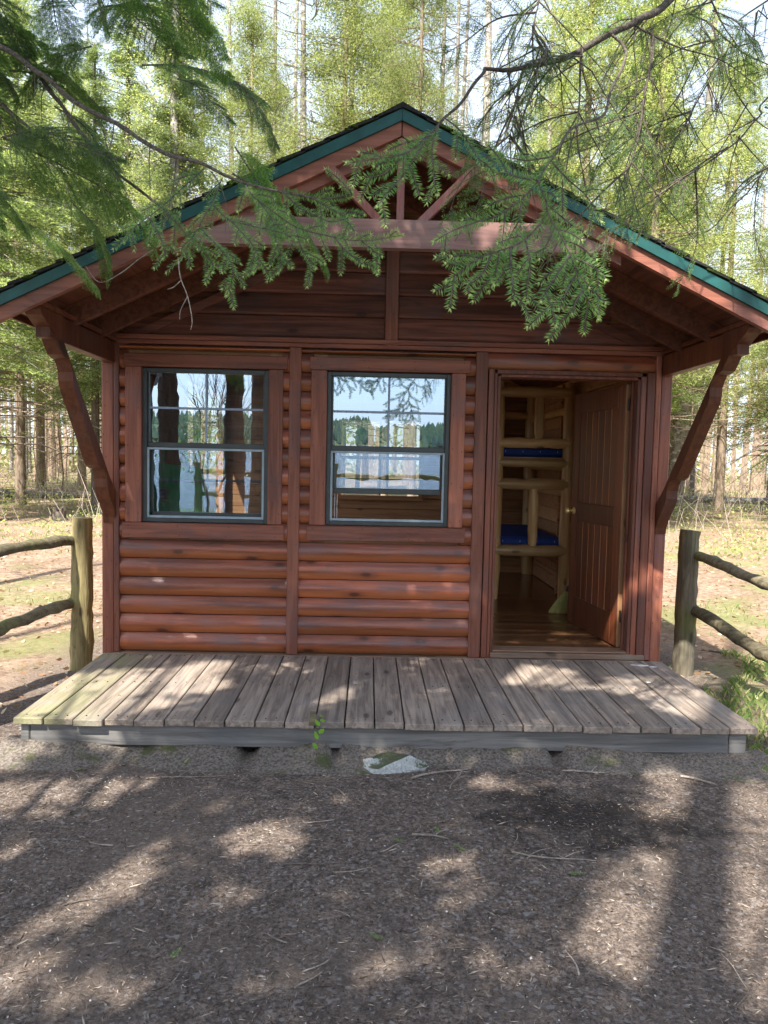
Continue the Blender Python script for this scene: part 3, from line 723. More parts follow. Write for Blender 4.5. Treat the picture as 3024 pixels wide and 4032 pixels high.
for i in range(n+1):
    xx = -2.12+4.24*i/n; hgt = .062+.05*noise.noise(Vector((xx*1.7, 2.2, 0)))+.022*noise.noise(Vector((xx*5, 0.4, 0)))+.008*noise.noise(Vector((xx*16, 0, 1)))
    if -.5 < xx+.0 < .35: hgt += .015
    for gx, gw in ((-.78, .12), (-.30, .07), (.93, .10)):
        hgt -= .06*max(0, 1-((xx-gx)/(gw*.5))**2)**.5 if abs(xx-gx) < gw*.5 else 0
    hgt = max(hgt, -.02); jj = .012*noise.noise(Vector((xx*6, 5, 1)))
    for (yy, zz) in ((-1.36, -.22+hgt), (-1.445, -.22+hgt), (-1.475+jj, -.22+hgt*.78), (-1.54+jj*2, -.22+hgt*.42), (-1.66+jj*3, -.235+hgt*.18)): mb.v.append((xx, yy, zz))
for i in range(n):
    for k in range(4): mb.face([i*5+k, i*5+k+1, i*5+6+k, i*5+5+k], .5)
obj('footing', mb, 'footing', deck, smooth=4)

# ------------------------------------------------------------------ inside the cabin
def logtube(mb, a, b, r, seg=10, n=7):
    a, b = Vector(a), Vector(b); pts = [a.lerp(b, i/n)+Vector((random.uniform(-1, 1), random.uniform(-1, 1), random.uniform(-1, 1)))*r*.05 for i in range(n+1)]
    rad = [r*random.uniform(.93, 1.07) for _ in pts]; rad[0] *= .8; rad[-1] *= .8; mb.tube(pts, rad, seg)
def bunk(root, x0, x1, yf, yb, sgn=1):
    def part(name, a, b, r, mt): mb = MB(); logtube(mb, a, b, r*1.12); obj(name, mb, mt, root, smooth=1.2)
    for (xx, yy) in ((x1, yf), (x0, yf), (x1, yb), (x0, yb)): part('post', (xx, yy, .04), (xx, yy, 2.28), .055 if yy == yf else .08, 'peeledz')
    for z, r in ((2.17, .05), (1.655, .05), (1.455, .042), (1.235, .052), (.55, .055)): part('rail', (x0, yf-.02, z), (x1-.0, yf-.02, z), r, 'peeled')
    for (za, zb, xx) in ((1.70, 2.13, .57), (.60, 1.19, .53)): part('spindle', (x0+(x1-x0)*xx, yf-.02, za), (x0+(x1-x0)*xx, yf-.02, zb), .045, 'peeledz')
    for z in (2.0, 1.62, 1.42, .5, 1.15): part('rail', (x0, yf, z), (x0, yb, z), .045, 'peeled'); part('rail', (x1, yf, z), (x1, yb, z), .04, 'peeled')
    for z in (1.2, 2.05): part('rail', (x0, yb, z), (x1, yb, z), .05, 'peeled')
    mb = MB(); mb.box(x0+.01, x1-.01, yf+.02, yb-.02, 1.497, 1.512, .002); obj('slat_board', mb, 'peeled', root); mb = MB(); mb.box(x0+.01, x1-.01, yf+.02, yb-.02, .568, .582, .002); obj('slat_board', mb, 'peeled', root)
bk = empty('bunk_bed', (1.55, 3.1, .04), 'peeled pine log bunk bed standing inside the open doorway', 'bunk bed')
bunk(bk, 1.17, 1.90, 2.2, 3.98)
def mattress(z, lab, x0=1.2, x1=1.87, y0=2.24, y1=3.9, h=.1):
    mb = MB(); mb.box(x0, x1, y0, y1, z, z+h, .025)
    o = obj('mattress', mb, 'mattress', smooth=None, base=((x0+x1)/2, (y0+y1)/2, z)); tag(o, lab, 'mattress')
    mb = MB()
    for k in range(4): mb.box(x0+.06+k*.18, x0+.064+k*.18, y0-.002, y0+.004, z+.045, z+.065, .001)
    obj('tuft', mb, 'whitep', o)
mattress(.584, 'navy blue mattress on the lower level of the log bunk'); mattress(1.514, 'navy blue mattress on the upper level of the log bunk')
# vertical corner strip by the right wall
mb = MB(); mb.box(1.935, 1.963, 2.55, 2.585, .04, 2.3, .003); mb.box(1.905, 1.93, 2.56, 2.58, .04, 2.3, .003); obj('wall_strip', mb, 'inside', cabin)
# broom
br = empty('broom', (1.70, 1.45, .04), 'yellow straw broom standing on the cabin floor behind the open door', 'broom')
mb = MB()
for k in range(170):
    t = random.uniform(-1, 1); u = random.uniform(-1, 1); a = Vector((1.752+t*.02, 1.46+u*.012, .26)); b = Vector((1.68+t*.11, 1.44+u*.035, .045+random.random()*.012))
    m = a.lerp(b, .5)+Vector((t*.012, 0, 0)); w2 = .0022; mb.tube([a, m, b], [w2, w2, w2*.7], 3, r=random.random())
obj('bristles', mb, 'straw', br)
mb = MB(); mb.lathe((1.752, 1.46, .25), [(.0, 0), (.026, 0), (.022, .04), (.013, .06), (0, .061)], 10, (.2, .1, 1)); obj('binding', mb, 'iron', br)
mb = MB(); mb.tube([(1.757, 1.463, .29), (1.86, 1.60, 1.35)], .011, 8); obj('handle', mb, 'peeledz', br)
# hanging lamp
lp = empty('hanging_lamp', (-.22, 2.0, 1.58), 'small glass lamp with dark cap hanging inside behind the right window', 'lamp')
mb = MB(); mb.lathe((-.222, 2, 1.56), [(0, 0), (.04, .005), (.062, .05), (.064, .1), (.05, .14), (0, .141)], 14); obj('lamp_glass', mb, 'lampglass', lp, smooth=1)
mb = MB(); mb.lathe((-.222, 2, 1.7), [(0, 0), (.066, .0), (.06, .03), (.03, .055), (.006, .07), (.005, .3), (.005, 1.2), (0, 1.2)], 14); obj('lamp_cap', mb, 'iron', lp, smooth=.8)
# low table under the left window, bag on it
tb = empty('side_table', (-1.55, .32, .04), 'plain wooden table under the left window inside the cabin', 'table')
mb = MB(); mb.box(-1.93, -1.2, .13, .55, .925, .955, .004); obj('tabletop', mb, 'inside', tb)
for (xx, yy) in ((-1.9, .16), (-1.24, .16), (-1.9, .51), (-1.24, .51)): mb = MB(); mb.box(xx-.022, xx+.022, yy-.022, yy+.022, .04, .924, .003); obj('leg', mb, 'inside', tb)
bag = empty('shopping_bag', (-1.63, .22, .957), 'green shopping bag with small navy emblem behind the left window', 'bag')
mb = MB(); nx, nz = 12, 12
def bagp(i, j, side):
    t = i/nx; v = j/nz; x = -1.80+.42*t+.012*math.sin(v*5); z = .957+.43*v-(.05*(t-.2)*v if v > .5 else 0)
    y = .20+side*(.05*(1-v*.75)*math.sin(PI*t)**.5)+.006*noise.noise(Vector((t*5, v*5, side))); return (x, y, z)
for side in (-1, 1):
    o = len(mb.v)
    for j in range(nz+1):
        for i in range(nx+1): mb.v.append(bagp(i, j, side))
    for j in range(nz):
        for i in range(nx):
            q = [o+j*(nx+1)+i, o+j*(nx+1)+i+1, o+(j+1)*(nx+1)+i+1, o+(j+1)*(nx+1)+i]; mb.face(q if side < 0 else q[::-1], .5)
obj('bag_body', mb, 'bagm', bag, smooth=4)
def bagf(x, z, d=.002): return (x, .20-.053-d, z)
def plate(mb, x0, x1, z0, z1, d, th=.0012): mb.box(x0, x1, .20-.056-d-th, .20-.056-d, z0, z1, .0004)
EX, EZ = -1.712, 1.118
mb = MB(); plate(mb, EX-.006, EX+.062, EZ-.006, EZ+.076, .0); em = obj('emblem', mb, 'orangep', bag)
mb = MB(); plate(mb, EX, EX+.056, EZ, EZ+.07, .0015); obj('emblem_field', mb, 'navy', em)
mb = MB()
for k in range(4): mb.tube([(EX+.010+k*.006, .1405, EZ+.034), (EX+.02+k*.005, .1405, EZ+.05), (EX+.030+k*.005, .1405, EZ+.06)], .0016, 5)
obj('emblem_mark', mb, 'lightblue', em)
def strokes(mb, txt, x, z, h, w, r, y):
    F = {'A': '0 0 .5 1;.5 1 1 0;.2 .4 .8 .4', 'L': '0 1 0 0;0 0 1 0', 'D': '0 0 0 1;0 1 .7 .9;.7 .9 1 .5;1 .5 .7 .1;.7 .1 0 0', 'I': '.5 0 .5 1', 'd': '1 1 1 0;1 .5 .2 .5;.2 .5 .2 0;.2 0 1 0', 'i': '.5 0 .5 .5;.5 .7 .5 .8',
         'f': '.3 0 .3 1;.3 1 .8 1;0 .5 .8 .5', 'e': '0 .25 1 .25;1 .25 .8 .5;.8 .5 .2 .5;.2 .5 0 .25;0 .25 .2 0;.2 0 1 0', 'r': '.2 0 .2 .5;.2 .5 .9 .5', 'n': '0 0 0 .5;0 .5 1 .5;1 .5 1 0', 't': '.4 1 .4 0;.4 0 .9 0;0 .6 .9 .6', 'l': '.5 0 .5 1', 'y': '0 .5 .5 .1;1 .5 .2 -.3'}
    for ch in txt:
        for st in F[ch].split(';'):
            q = [float(k) for k in st.split()]
            mb.tube([(x+q[0]*w, y, z+q[1]*h), (x+q[2]*w, y, z+q[3]*h)], r, 4)
        x += w*1.35
mb = MB(); strokes(mb, 'ALDI', EX+.008, EZ+.010, .014, .0085, .0011, .1405); obj('lettering', mb, 'whitep', em)
mb = MB(); strokes(mb, 'differently', EX-.008, EZ-.035, .014, .0062, .0008, .143); obj('lettering', mb, 'whitep', bag)
mb = MB()
for s_ in (-1, 1): mb.tube([(-1.70, .2+s_*.012, 1.37), (-1.68, .2+s_*.014, 1.47), (-1.60, .2+s_*.014, 1.49), (-1.52, .2+s_*.014, 1.46), (-1.50, .2+s_*.012, 1.36)], .008, 6)
obj('bag_handle', mb, 'bagm', bag)

# ------------------------------------------------------------------ fences
def rail(mb, a, b, r, n=22):
    a, b = Vector(a), Vector(b); pts = []
    for i in range(n+1):
        t = i/n; p = a.lerp(b, t)+Vector((0, 0, .018*math.sin(t*7+a.x*3)+.01*noise.noise(Vector((t*5, a.z*9, 1))))); pts.append(p+Vector((noise.noise(Vector((t*9, a.z*5, 7)))*.012, 0, noise.noise(Vector((t*11, a.z*3, 2)))*.012)))
    mb.tube(pts, [r*.92*(1+.22*noise.noise(Vector((i*.7, a.z*7, 4)))+(.18 if i % 7 == 3 else 0)) for i in range(n+1)], 12, .11, squash=.82)
def post(mb, x, y, z0, z1, r, lean=(0, 0)):
    n = 18; pts = [(x+lean[0]*t/n+.006*noise.noise(Vector((t*.7, x, 2))), y+lean[1]*t/n, z0+(z1-z0)*t/n) for t in range(n+1)]
    mb.tube(pts, [r*(1.06-.10*t/n+.03*noise.noise(Vector((t*.9, x*3, 9)))+.05*noise.noise(Vector((t*2.3, x*5, 1)))) for t in range(n+1)], 16, .085)
fl = empty('rail_fence', (-2.343, .3, -.25), 'split rail fence with sunlit-yellow post at the cabin left corner', 'fence', 'rail fences beside the cabin')
mb = MB(); post(mb, -2.35, .3, -.3, .95, .08, (.012, 0)); obj('post', mb, 'fencel', fl, smooth=.9)
for (z0, z1) in ((.785, .72), (.315, .10)):
    mb = MB(); rail(mb, (-2.39, .3, z0), (-2.95, -1.2, z1+.0), .05 if z0 > .5 else .055); obj('rail', mb, 'fence', fl, smooth=.9)
mb = MB(); post(mb, -2.97, -1.25, -.3, .95, .08); obj('post', mb, 'fencez', fl, smooth=.9)
fr = empty('rail_fence', (2.42, .4, -.25), 'split rail fence with dark grey post at the cabin right corner', 'fence', 'rail fences beside the cabin')
mb = MB(); post(mb, 2.42, .4, -.3, .94, .079, (0, 0)); obj('post', mb, 'fencez', fr, smooth=.9)
for (z0, z1) in ((.725, .56), (.30, -.0)):
    mb = MB(); rail(mb, (2.46, .4, z0), (2.90, -1.2, z1), .048 if z0 > .5 else .058); obj('rail', mb, 'fence', fr, smooth=.9)
mb = MB(); post(mb, 2.93, -1.25, -.3, .9, .08); obj('post', mb, 'fencez', fr, smooth=.9)
fk = empty('rail_fence', (-4.1, -12, -.2), 'dark rail fence along the lake edge, mirrored in the windows', 'fence')
for xx in (-7.3, -4.12, -1.0, 2.2):
    mb = MB(); post(mb, xx, -12, -.35, 1.02, .1); obj('post', mb, 'fencez', fk, smooth=.9)
for (xa, xb) in ((-4.12, -1.0), (-1.0, 2.2)):
    for z in (.73, .2): mb = MB(); rail(mb, (xa, -12, z+.05), (xb, -12, z-.03), .075); obj('rail', mb, 'fence', fk, smooth=.9)

# ------------------------------------------------------------------ fir branches with real needles
def spray(Q, pts, nrm, L=.022, step=.0034, wd=.0027, taper=True, rbase=.5):
    """append needle quads (list of arrays) along a polyline, flat in the plane with normal nrm"""
    pts = np.asarray(pts, float); seg = np.diff(pts, axis=0); sl_ = np.linalg.norm(seg, axis=1); tot = sl_.sum(); n = max(4, int(tot/step))
    s = np.linspace(.02*tot, tot, n); cum = np.concatenate([[0], np.cumsum(sl_)]); k = np.clip(np.searchsorted(cum, s)-1, 0, len(seg)-1)
    f = ((s-cum[k])/np.maximum(sl_[k], 1e-9))[:, None]; C = pts[k]+seg[k]*f; T = unit(seg[k]); N = unit(np.broadcast_to(nrm, T.shape)+RNG.normal(size=T.shape)*.12); B = unit(np.cross(N, T))
    for side in (-1, 1):
        a = np.radians(RNG.uniform(48, 72, n)); a = np.where(s/tot > .93, a*.5, a)
        D = unit(T*np.cos(a)[:, None]+B*np.sin(a)[:, None]*side+N*RNG.normal(size=(n, 1))*.22)
        l = L*RNG.uniform(.75, 1.1, n)*np.where(s/tot > .85, 1-.45*(s/tot-.85)/.15, 1.)
        w = unit(np.cross(D, N)+RNG.normal(size=D.shape)*.25)*wd*.5; l = l[:, None]
        c0 = C+RNG.normal(size=C.shape)*.0006
        Q[0].append(np.stack([c0, c0+D*l*.45+w, c0+D*l, c0+D*l*.45-w], 1)); Q[1].append(np.clip(rbase+RNG.normal(size=n)*.18+.35*(s/tot > .9), 0, 1))
def wig(c, a=.012, f=4.):
    return [p+Vector((noise.noise(p*f), noise.noise(p*f+Vector((5, 2, 8))), noise.noise(p*f+Vector((1, 9, 3)))))*a for p in c]
def crv(pts, n=6):
    """smooth polyline"""
    P = [Vector(p) for p in pts]; out = []
    for i in range(len(P)-1):
        p0, p1, p2, p3 = P[max(i-1, 0)], P[i], P[i+1], P[min(i+2, len(P)-1)]
        for k in range(n):
            t = k/n; out.append(.5*((2*p1)+(p2-p0)*t+(2*p0-5*p1+4*p2-p3)*t*t+(3*p1-p0-3*p2+p3)*t**3))
    out.append(P[-1]); return out
def hero(root, limbs, stems, mat_, L, step, dense):
    """limbs: woody polylines (pts, r0, r1, needled); stems: needled sprays with side sprigs"""
    for (pts, r0, r1) in limbs:
        c = wig(crv(pts), .02, 5.); mb = MB(); mb.tube(c, [r0+(r1-r0)*i/(len(c)-1) for i in range(len(c))], 7, .1); obj('branch', mb, 'twig', root, smooth=1)
    Q = ([], []); wood = MB(); buds = MB()
    for pts in stems:
        c = crv(pts, 8); c = [p+Vector((noise.noise(p*9), noise.noise(p*9+Vector((7, 1, 2))), noise.noise(p*9+Vector((1, 7, 4)))))*.006 for p in c]
        nl = len(c); A = np.array([tuple(p) for p in c]); wood.tube(c, [.0028-.0019*i/(nl-1) for i in range(nl)], 5, r=.5)
        mid = c[nl//2]; view = (CAM-mid).normalized(); nrm = (view+Vector((random.uniform(-.5, .5), random.uniform(-.3, .3), random.uniform(.0, .7)))).normalized()
        spray(Q, A, np.array(nrm), L, step, rbase=random.uniform(.35, .6)); buds.blob(c[-1], .0035, .0035, .0045, 1, 0)
        tot = sum((c[i+1]-c[i]).length for i in range(nl-1)); ns = int(tot/dense)
        for k in range(ns):
            i = int((k+.6)/max(ns, 1)*(nl-2)); p = c[i]; T = (c[i+1]-c[i]).normalized(); B = nrm.cross(T).normalized(); sd = 1 if k % 2 else -1
            ln = random.uniform(.06, .12)*(1-.5*k/max(ns, 1)); dv = (T*.75+B*sd*.75+Vector((0, 0, -.25))).normalized()
            e = p+dv*ln+Vector((0, 0, -.012)); m = p+dv*ln*.5; n2 = (nrm+Vector((random.uniform(-.4, .4),)*3)).normalized()
            sub = crv([p, m, e], 4); wood.tube(sub, [.0016]*(len(sub)-1)+[.0008], 4, r=.5); spray(Q, np.array([tuple(q) for q in sub]), np.array(n2), L*.92, step, rbase=random.uniform(.4, .7)); buds.blob(e, .003, .003, .004, 1, 0)
    off = worldloc(root)
    me = quads_mesh('needles', np.concatenate(Q[0])-np.array(off), np.concatenate(Q[1]), mat_); sp = link('needle_spray', me, root)
    o = len(wood.v); wood.cm = 1; wood.v += buds.v
    for f in buds.f: wood.face([i+o for i in f], .5)
    obj('foliage_stems', wood, ['twig', 'bud'], sp, smooth=1)

RIGHT = {
 "r_arc":[(0.199,-3.011,2.690),(0.190,-3.054,2.644),(0.130,-3.140,2.539),(0.070,-3.194,2.462),(0.026,-3.248,2.394)],
 "r_a1":[(0.026,-3.248,2.394),(-0.030,-3.301,2.324),(-0.090,-3.353,2.276),(-0.154,-3.373,2.261),(-0.220,-3.403,2.241)],
 "r_a2":[(0.026,-3.248,2.394),(-0.023,-3.313,2.301),(-0.066,-3.357,2.225),(-0.108,-3.401,2.159),(-0.133,-3.413,2.119)],
 "r_a3":[(0.039,-3.247,2.408),(0.023,-3.303,2.312),(0.025,-3.358,2.234),(0.031,-3.403,2.164)],
 "r_a4":[(0.061,-3.225,2.444),(0.114,-3.250,2.389),(0.156,-3.255,2.329),(0.173,-3.257,2.293)],
 "r_a5":[(-0.050,-3.322,2.303),(-0.115,-3.356,2.231),(-0.179,-3.376,2.209)],
 "r_main":[(0.706,-2.831,2.847),(0.645,-2.939,2.700),(0.584,-3.047,2.567),(0.495,-3.151,2.480),(0.417,-3.255,2.402),(0.367,-3.341,2.301),(0.307,-3.416,2.202),(0.316,-3.472,2.128),(0.322,-3.505,2.076),(0.350,-3.551,1.998),(0.367,-3.586,1.931),(0.383,-3.610,1.869),(0.423,-3.636,1.800)],
 "r_b":[(0.312,-3.485,2.082),(0.261,-3.518,2.017),(0.207,-3.549,1.983),(0.159,-3.559,1.964),(0.115,-3.580,1.941),(0.073,-3.602,1.902),(0.043,-3.613,1.880)],
 "r_c":[(0.307,-3.417,2.199),(0.264,-3.419,2.157),(0.225,-3.430,2.121),(0.186,-3.441,2.092),(0.123,-3.451,2.069),(0.065,-3.472,2.043),(0.019,-3.494,2.007)],
 "r_d":[(0.159,-3.559,1.964),(0.133,-3.583,1.909),(0.102,-3.604,1.874),(0.105,-3.616,1.843)],
 "r_e":[(0.207,-3.549,1.983),(0.207,-3.583,1.922),(0.212,-3.607,1.871),(0.213,-3.620,1.828)],
 "r_f":[(0.253,-3.528,2.014),(0.257,-3.563,1.940),(0.251,-3.587,1.876),(0.253,-3.600,1.839)],
 "r_g":[(0.178,-3.549,1.971),(0.171,-3.563,1.921),(0.165,-3.575,1.883)],
 "r_h":[(0.360,-3.563,1.966),(0.324,-3.596,1.916),(0.296,-3.619,1.870),(0.278,-3.631,1.831)],
 "r_i":[(0.373,-3.587,1.914),(0.345,-3.610,1.868),(0.332,-3.622,1.837),(0.318,-3.633,1.814)],
 "r_j":[(0.382,-3.600,1.883),(0.415,-3.611,1.864),(0.432,-3.613,1.847),(0.444,-3.614,1.836)],
 "r_k":[(0.362,-3.564,1.960),(0.407,-3.566,1.943),(0.444,-3.558,1.923),(0.456,-3.560,1.904)],
 "r_l":[(0.346,-3.540,2.007),(0.391,-3.532,1.999),(0.427,-3.513,1.987),(0.449,-3.505,1.972)],
 "r_m":[(0.335,-3.507,2.052),(0.312,-3.510,2.003),(0.294,-3.512,1.966)],
 "r_n":[(0.361,-3.342,2.281),(0.429,-3.317,2.229),(0.483,-3.269,2.208),(0.525,-3.275,2.141)],
 "r_o":[(0.307,-3.417,2.199),(0.256,-3.384,2.218),(0.214,-3.362,2.238),(0.170,-3.362,2.224)],
 "r_p":[(0.388,-3.611,1.869),(0.363,-3.632,1.835),(0.358,-3.634,1.815),(0.353,-3.634,1.803)],
 "r_q":[(0.316,-3.472,2.122),(0.367,-3.445,2.096),(0.404,-3.427,2.078),(0.435,-3.418,2.069)],
 "r_s":[(0.121,-3.580,1.941),(0.092,-3.580,1.931),(0.069,-3.580,1.928),(0.039,-3.579,1.930)],
 "r_t":[(0.264,-3.419,2.157),(0.251,-3.432,2.097),(0.260,-3.445,2.056)],
 "r_u":[(0.367,-3.341,2.301),(0.308,-3.310,2.299),(0.251,-3.257,2.324),(0.204,-3.204,2.357)]}
RTW = [[(1.610,-2.002,3.538),(1.449,-2.110,3.362),(1.297,-2.223,3.124),(1.169,-2.335,2.917),(1.074,-2.445,2.739)],
 [(1.583,-2.233,3.072),(1.437,-2.342,2.885),(1.241,-2.452,2.687),(1.054,-2.557,2.553),(0.877,-2.609,2.460),(0.722,-2.660,2.405)],
 [(1.718,-2.049,2.862),(1.544,-2.155,2.716),(1.378,-2.264,2.537),(1.218,-2.370,2.404),(1.028,-2.472,2.305)],
 [(1.172,-2.405,3.368),(1.181,-2.469,3.155),(1.225,-2.535,2.931),(1.335,-2.548,2.773),(1.444,-2.555,2.704)],
 [(0.837,-2.723,3.003),(0.807,-2.789,2.746),(0.753,-2.854,2.513),(0.693,-2.865,2.320)],
 [(0.556,-2.878,2.848),(0.538,-2.938,2.682),(0.505,-2.999,2.506)],
 [(0.344,-2.930,2.747),(0.322,-2.989,2.607),(0.294,-2.996,2.486)],
 [(0.425,-2.909,2.782),(0.382,-2.870,2.907),(0.422,-2.810,3.064)],
 [(1.364,-2.097,3.543),(1.245,-2.213,3.261),(1.147,-2.325,3.050),(0.999,-2.438,2.811),(0.983,-2.446,2.682)]]
LIMB = [(2.85,-3.3,3.75),(1.9,-2.75,3.7),(1.30,-2.5,3.55),(1.074,-2.505,3.337),(0.931,-2.615,3.149),(0.795,-2.720,3.027),(0.655,-2.805,2.921),(0.510,-2.878,2.824),(0.375,-2.930,2.755),(0.283,-2.971,2.717),(0.199,-3.011,2.690)]
RTW = [([(2.9, -3.28, t[0][2]+.35), (2.3, (t[0][1]-3.28)/2, t[0][2]+.3)] if i in (0, 1, 2, 3, 8) else [])+t for i, t in enumerate(RTW)]      # grown from the trunk
RIGHT['r_main'].insert(0, (.655, -2.805, 2.921))
LEFT = {
 "l_limb1":[(-3.27,-2.47,4.0),(-2.5,-2.1,3.65),(-1.962,-2.042,3.329),(-1.772,-2.105,3.184),(-1.647,-2.164,3.090),(-1.406,-2.282,2.899),(-1.243,-2.342,2.804),(-1.085,-2.402,2.701),(-0.941,-2.461,2.619),(-0.833,-2.497,2.565),(-0.738,-2.522,2.514),(-0.599,-2.558,2.471),(-0.488,-2.602,2.438),(-0.372,-2.637,2.402),(-0.293,-2.659,2.397),(-0.224,-2.680,2.401)],
 "l_limb2":[(-3.27,-2.47,4.05),(-2.5,-2.0,3.8),(-2.028,-1.835,3.402),(-1.763,-1.951,3.246),(-1.590,-2.069,3.033),(-1.395,-2.189,2.801),(-1.248,-2.303,2.636),(-1.135,-2.362,2.535),(-0.987,-2.423,2.418),(-0.881,-2.481,2.331)],
 "l_limb3":[(-3.27,-2.47,3.65),(-2.5,-2.05,3.4),(-1.927,-1.959,3.075),(-1.730,-2.074,2.908),(-1.561,-2.187,2.767),(-1.460,-2.246,2.671)],
 "l_a":[(-0.634,-2.557,2.470),(-0.569,-2.634,2.385),(-0.424,-2.705,2.275),(-0.286,-2.751,2.229),(-0.186,-2.774,2.212),(-0.038,-2.796,2.229)],
 "l_b":[(-0.729,-2.523,2.506),(-0.754,-2.611,2.380),(-0.782,-2.677,2.274),(-0.821,-2.723,2.177),(-0.840,-2.746,2.129)],
 "l_c":[(-0.806,-2.498,2.553),(-0.893,-2.575,2.422),(-0.982,-2.630,2.316),(-1.028,-2.674,2.251),(-1.053,-2.686,2.206)],
 "l_d":[(-0.754,-2.611,2.380),(-0.664,-2.678,2.293),(-0.584,-2.746,2.210),(-0.547,-2.771,2.139),(-0.567,-2.795,2.084)],
 "l_e":[(-0.782,-2.677,2.274),(-0.700,-2.745,2.191),(-0.642,-2.791,2.115),(-0.637,-2.815,2.053),(-0.651,-2.839,1.992)],
 "l_f":[(-0.424,-2.705,2.275),(-0.401,-2.750,2.197),(-0.366,-2.775,2.143),(-0.344,-2.798,2.105)],
 "l_g":[(-0.286,-2.751,2.229),(-0.243,-2.775,2.178),(-0.200,-2.788,2.144),(-0.180,-2.800,2.117)],
 "l_h":[(-0.488,-2.602,2.438),(-0.414,-2.639,2.363),(-0.343,-2.663,2.324),(-0.290,-2.686,2.301),(-0.214,-2.706,2.322)],
 "l_i":[(-0.569,-2.634,2.385),(-0.511,-2.681,2.297),(-0.487,-2.728,2.201),(-0.470,-2.752,2.146),(-0.481,-2.766,2.093)],
 "l_j":[(-0.987,-2.423,2.418),(-0.904,-2.530,2.333),(-0.808,-2.639,2.234),(-0.735,-2.696,2.153),(-0.715,-2.751,2.091)],
 "l_k":[(-0.372,-2.637,2.402),(-0.300,-2.672,2.355),(-0.239,-2.696,2.316),(-0.221,-2.710,2.263)],
 "l_m":[(-0.186,-2.774,2.212),(-0.135,-2.788,2.170),(-0.110,-2.800,2.151)],
 "l_n":[(-0.982,-2.630,2.316),(-0.937,-2.666,2.248),(-0.902,-2.701,2.181),(-0.904,-2.724,2.142)],
 "l_o":[(-0.664,-2.678,2.293),(-0.558,-2.702,2.272),(-0.488,-2.725,2.251),(-0.418,-2.749,2.213)],
 "l_p":[(-0.224,-2.680,2.401),(-0.238,-2.699,2.422),(-0.266,-2.718,2.420)]}
LDEAD = [[(-0.841,-2.745,2.138),(-0.826,-2.770,2.067),(-0.797,-2.785,1.999),(-0.777,-2.801,1.916),(-0.781,-2.804,1.880)],
 [(-0.938,-2.721,2.174),(-0.982,-2.742,2.135),(-1.047,-2.744,2.083),(-1.121,-2.745,2.049),(-1.172,-2.740,2.106)],
 [(-0.797,-2.785,1.999),(-0.818,-2.798,1.948),(-0.821,-2.800,1.915)], [(-0.822,-2.771,2.059),(-0.850,-2.772,2.033),(-0.871,-2.772,2.025)]]

def trunk_mb(x, y, z0, h, r, lean=(0, 0), seg=12, flare=.35, sweep=.05):
    mb = MB(); n = 14; pts = []; rad = []
    for i in range(n+1):
        t = (i/n)**1.3; pts.append((x+lean[0]*t*h+sweep*noise.noise(Vector((t*3, x, y))), y+lean[1]*t*h, z0+h*t)); rad.append(r*(1-.8*t)*(1+flare*math.exp(-t*h/.25)))
    return mb.tube(pts, rad, seg, .05)
ltree = empty('fir_tree', (-3.3, -2.5, -.22), 'dark fir with long limbs reaching in from the upper left', 'tree', 'firs before the cabin')
rtree = empty('fir_tree', (2.95, -3.3, -.22), 'fir whose drooping fresh green sprays hang before the right gable', 'tree', 'firs before the cabin')
obj('trunk', trunk_mb(-3.3, -2.5, -.3, 13, .17), 'bark', ltree, smooth=1.2); obj('trunk', trunk_mb(2.95, -3.3, -.3, 13, .19), 'bark', rtree, smooth=1.2)
hero(rtree, [(LIMB, .019, .0055), (RIGHT['r_main'][:7], .005, .0035)]+[(t, .005, .0015) for t in RTW]+[(RIGHT['r_arc'], .006, .0035)], [v for k, v in RIGHT.items() if k not in ('r_main', 'r_arc')]+[RIGHT['r_main'][6:]], 'needle', .023, .0036, .08)
hero(ltree, [(LEFT['l_limb1'], .014, .002), (LEFT['l_limb2'], .013, .004), (LEFT['l_limb3'], .013, .003)], [v for k, v in LEFT.items() if 'limb' not in k]+[LEFT['l_limb1'][-4:]], 'needle', .024, .0036, .06)
for d in LDEAD:
    mb = MB(); c = crv(d, 5); mb.tube(c, [.0022-.001*i/len(c) for i in range(len(c))], 4); obj('dead_twig', mb, 'twigpale', ltree)
# fine bare twigs hanging in the upper part
def fine_twigs(root, src, n, ln, down):
    mb = MB()
    for _ in range(n):
        s = random.choice(src); i = random.randrange(len(s)-1); p = Vector(s[i]).lerp(Vector(s[i+1]), random.random()); d = Vector((random.uniform(-1, 1), random.uniform(-.6, .6), -down+random.uniform(-.5, .5))).normalized()
        l = ln*random.uniform(.4, 1.2); pts = [p]; q = p.copy()
        for k in range(4): d = (d+Vector((random.uniform(-.25, .25), random.uniform(-.2, .2), random.uniform(-.3, .1)))).normalized(); q = q+d*l/4; pts.append(q.copy())
        if px(pts[-1])[1] > 560: continue
        mb.tube(pts, [.0028, .0022, .0017, .0012, .0007], 4)
        for k in range(3):
            a = pts[random.randrange(1, 4)]; e = a+Vector((random.uniform(-1, 1), random.uniform(-1, 1), random.uniform(-1.2, .2))).normalized()*l*.3; mb.tube([a, e], [.0014, .0006], 3)
    obj('twig', mb, 'twig', root)
fine_twigs(rtree, [t[2:] if t[0][0] > 2.5 else t for t in RTW]+[LIMB[3:]], 90, .4, 1.); fine_twigs(ltree, [LEFT['l_limb1'], LEFT['l_limb2'], LEFT['l_limb3']], 50, .4, 1.)
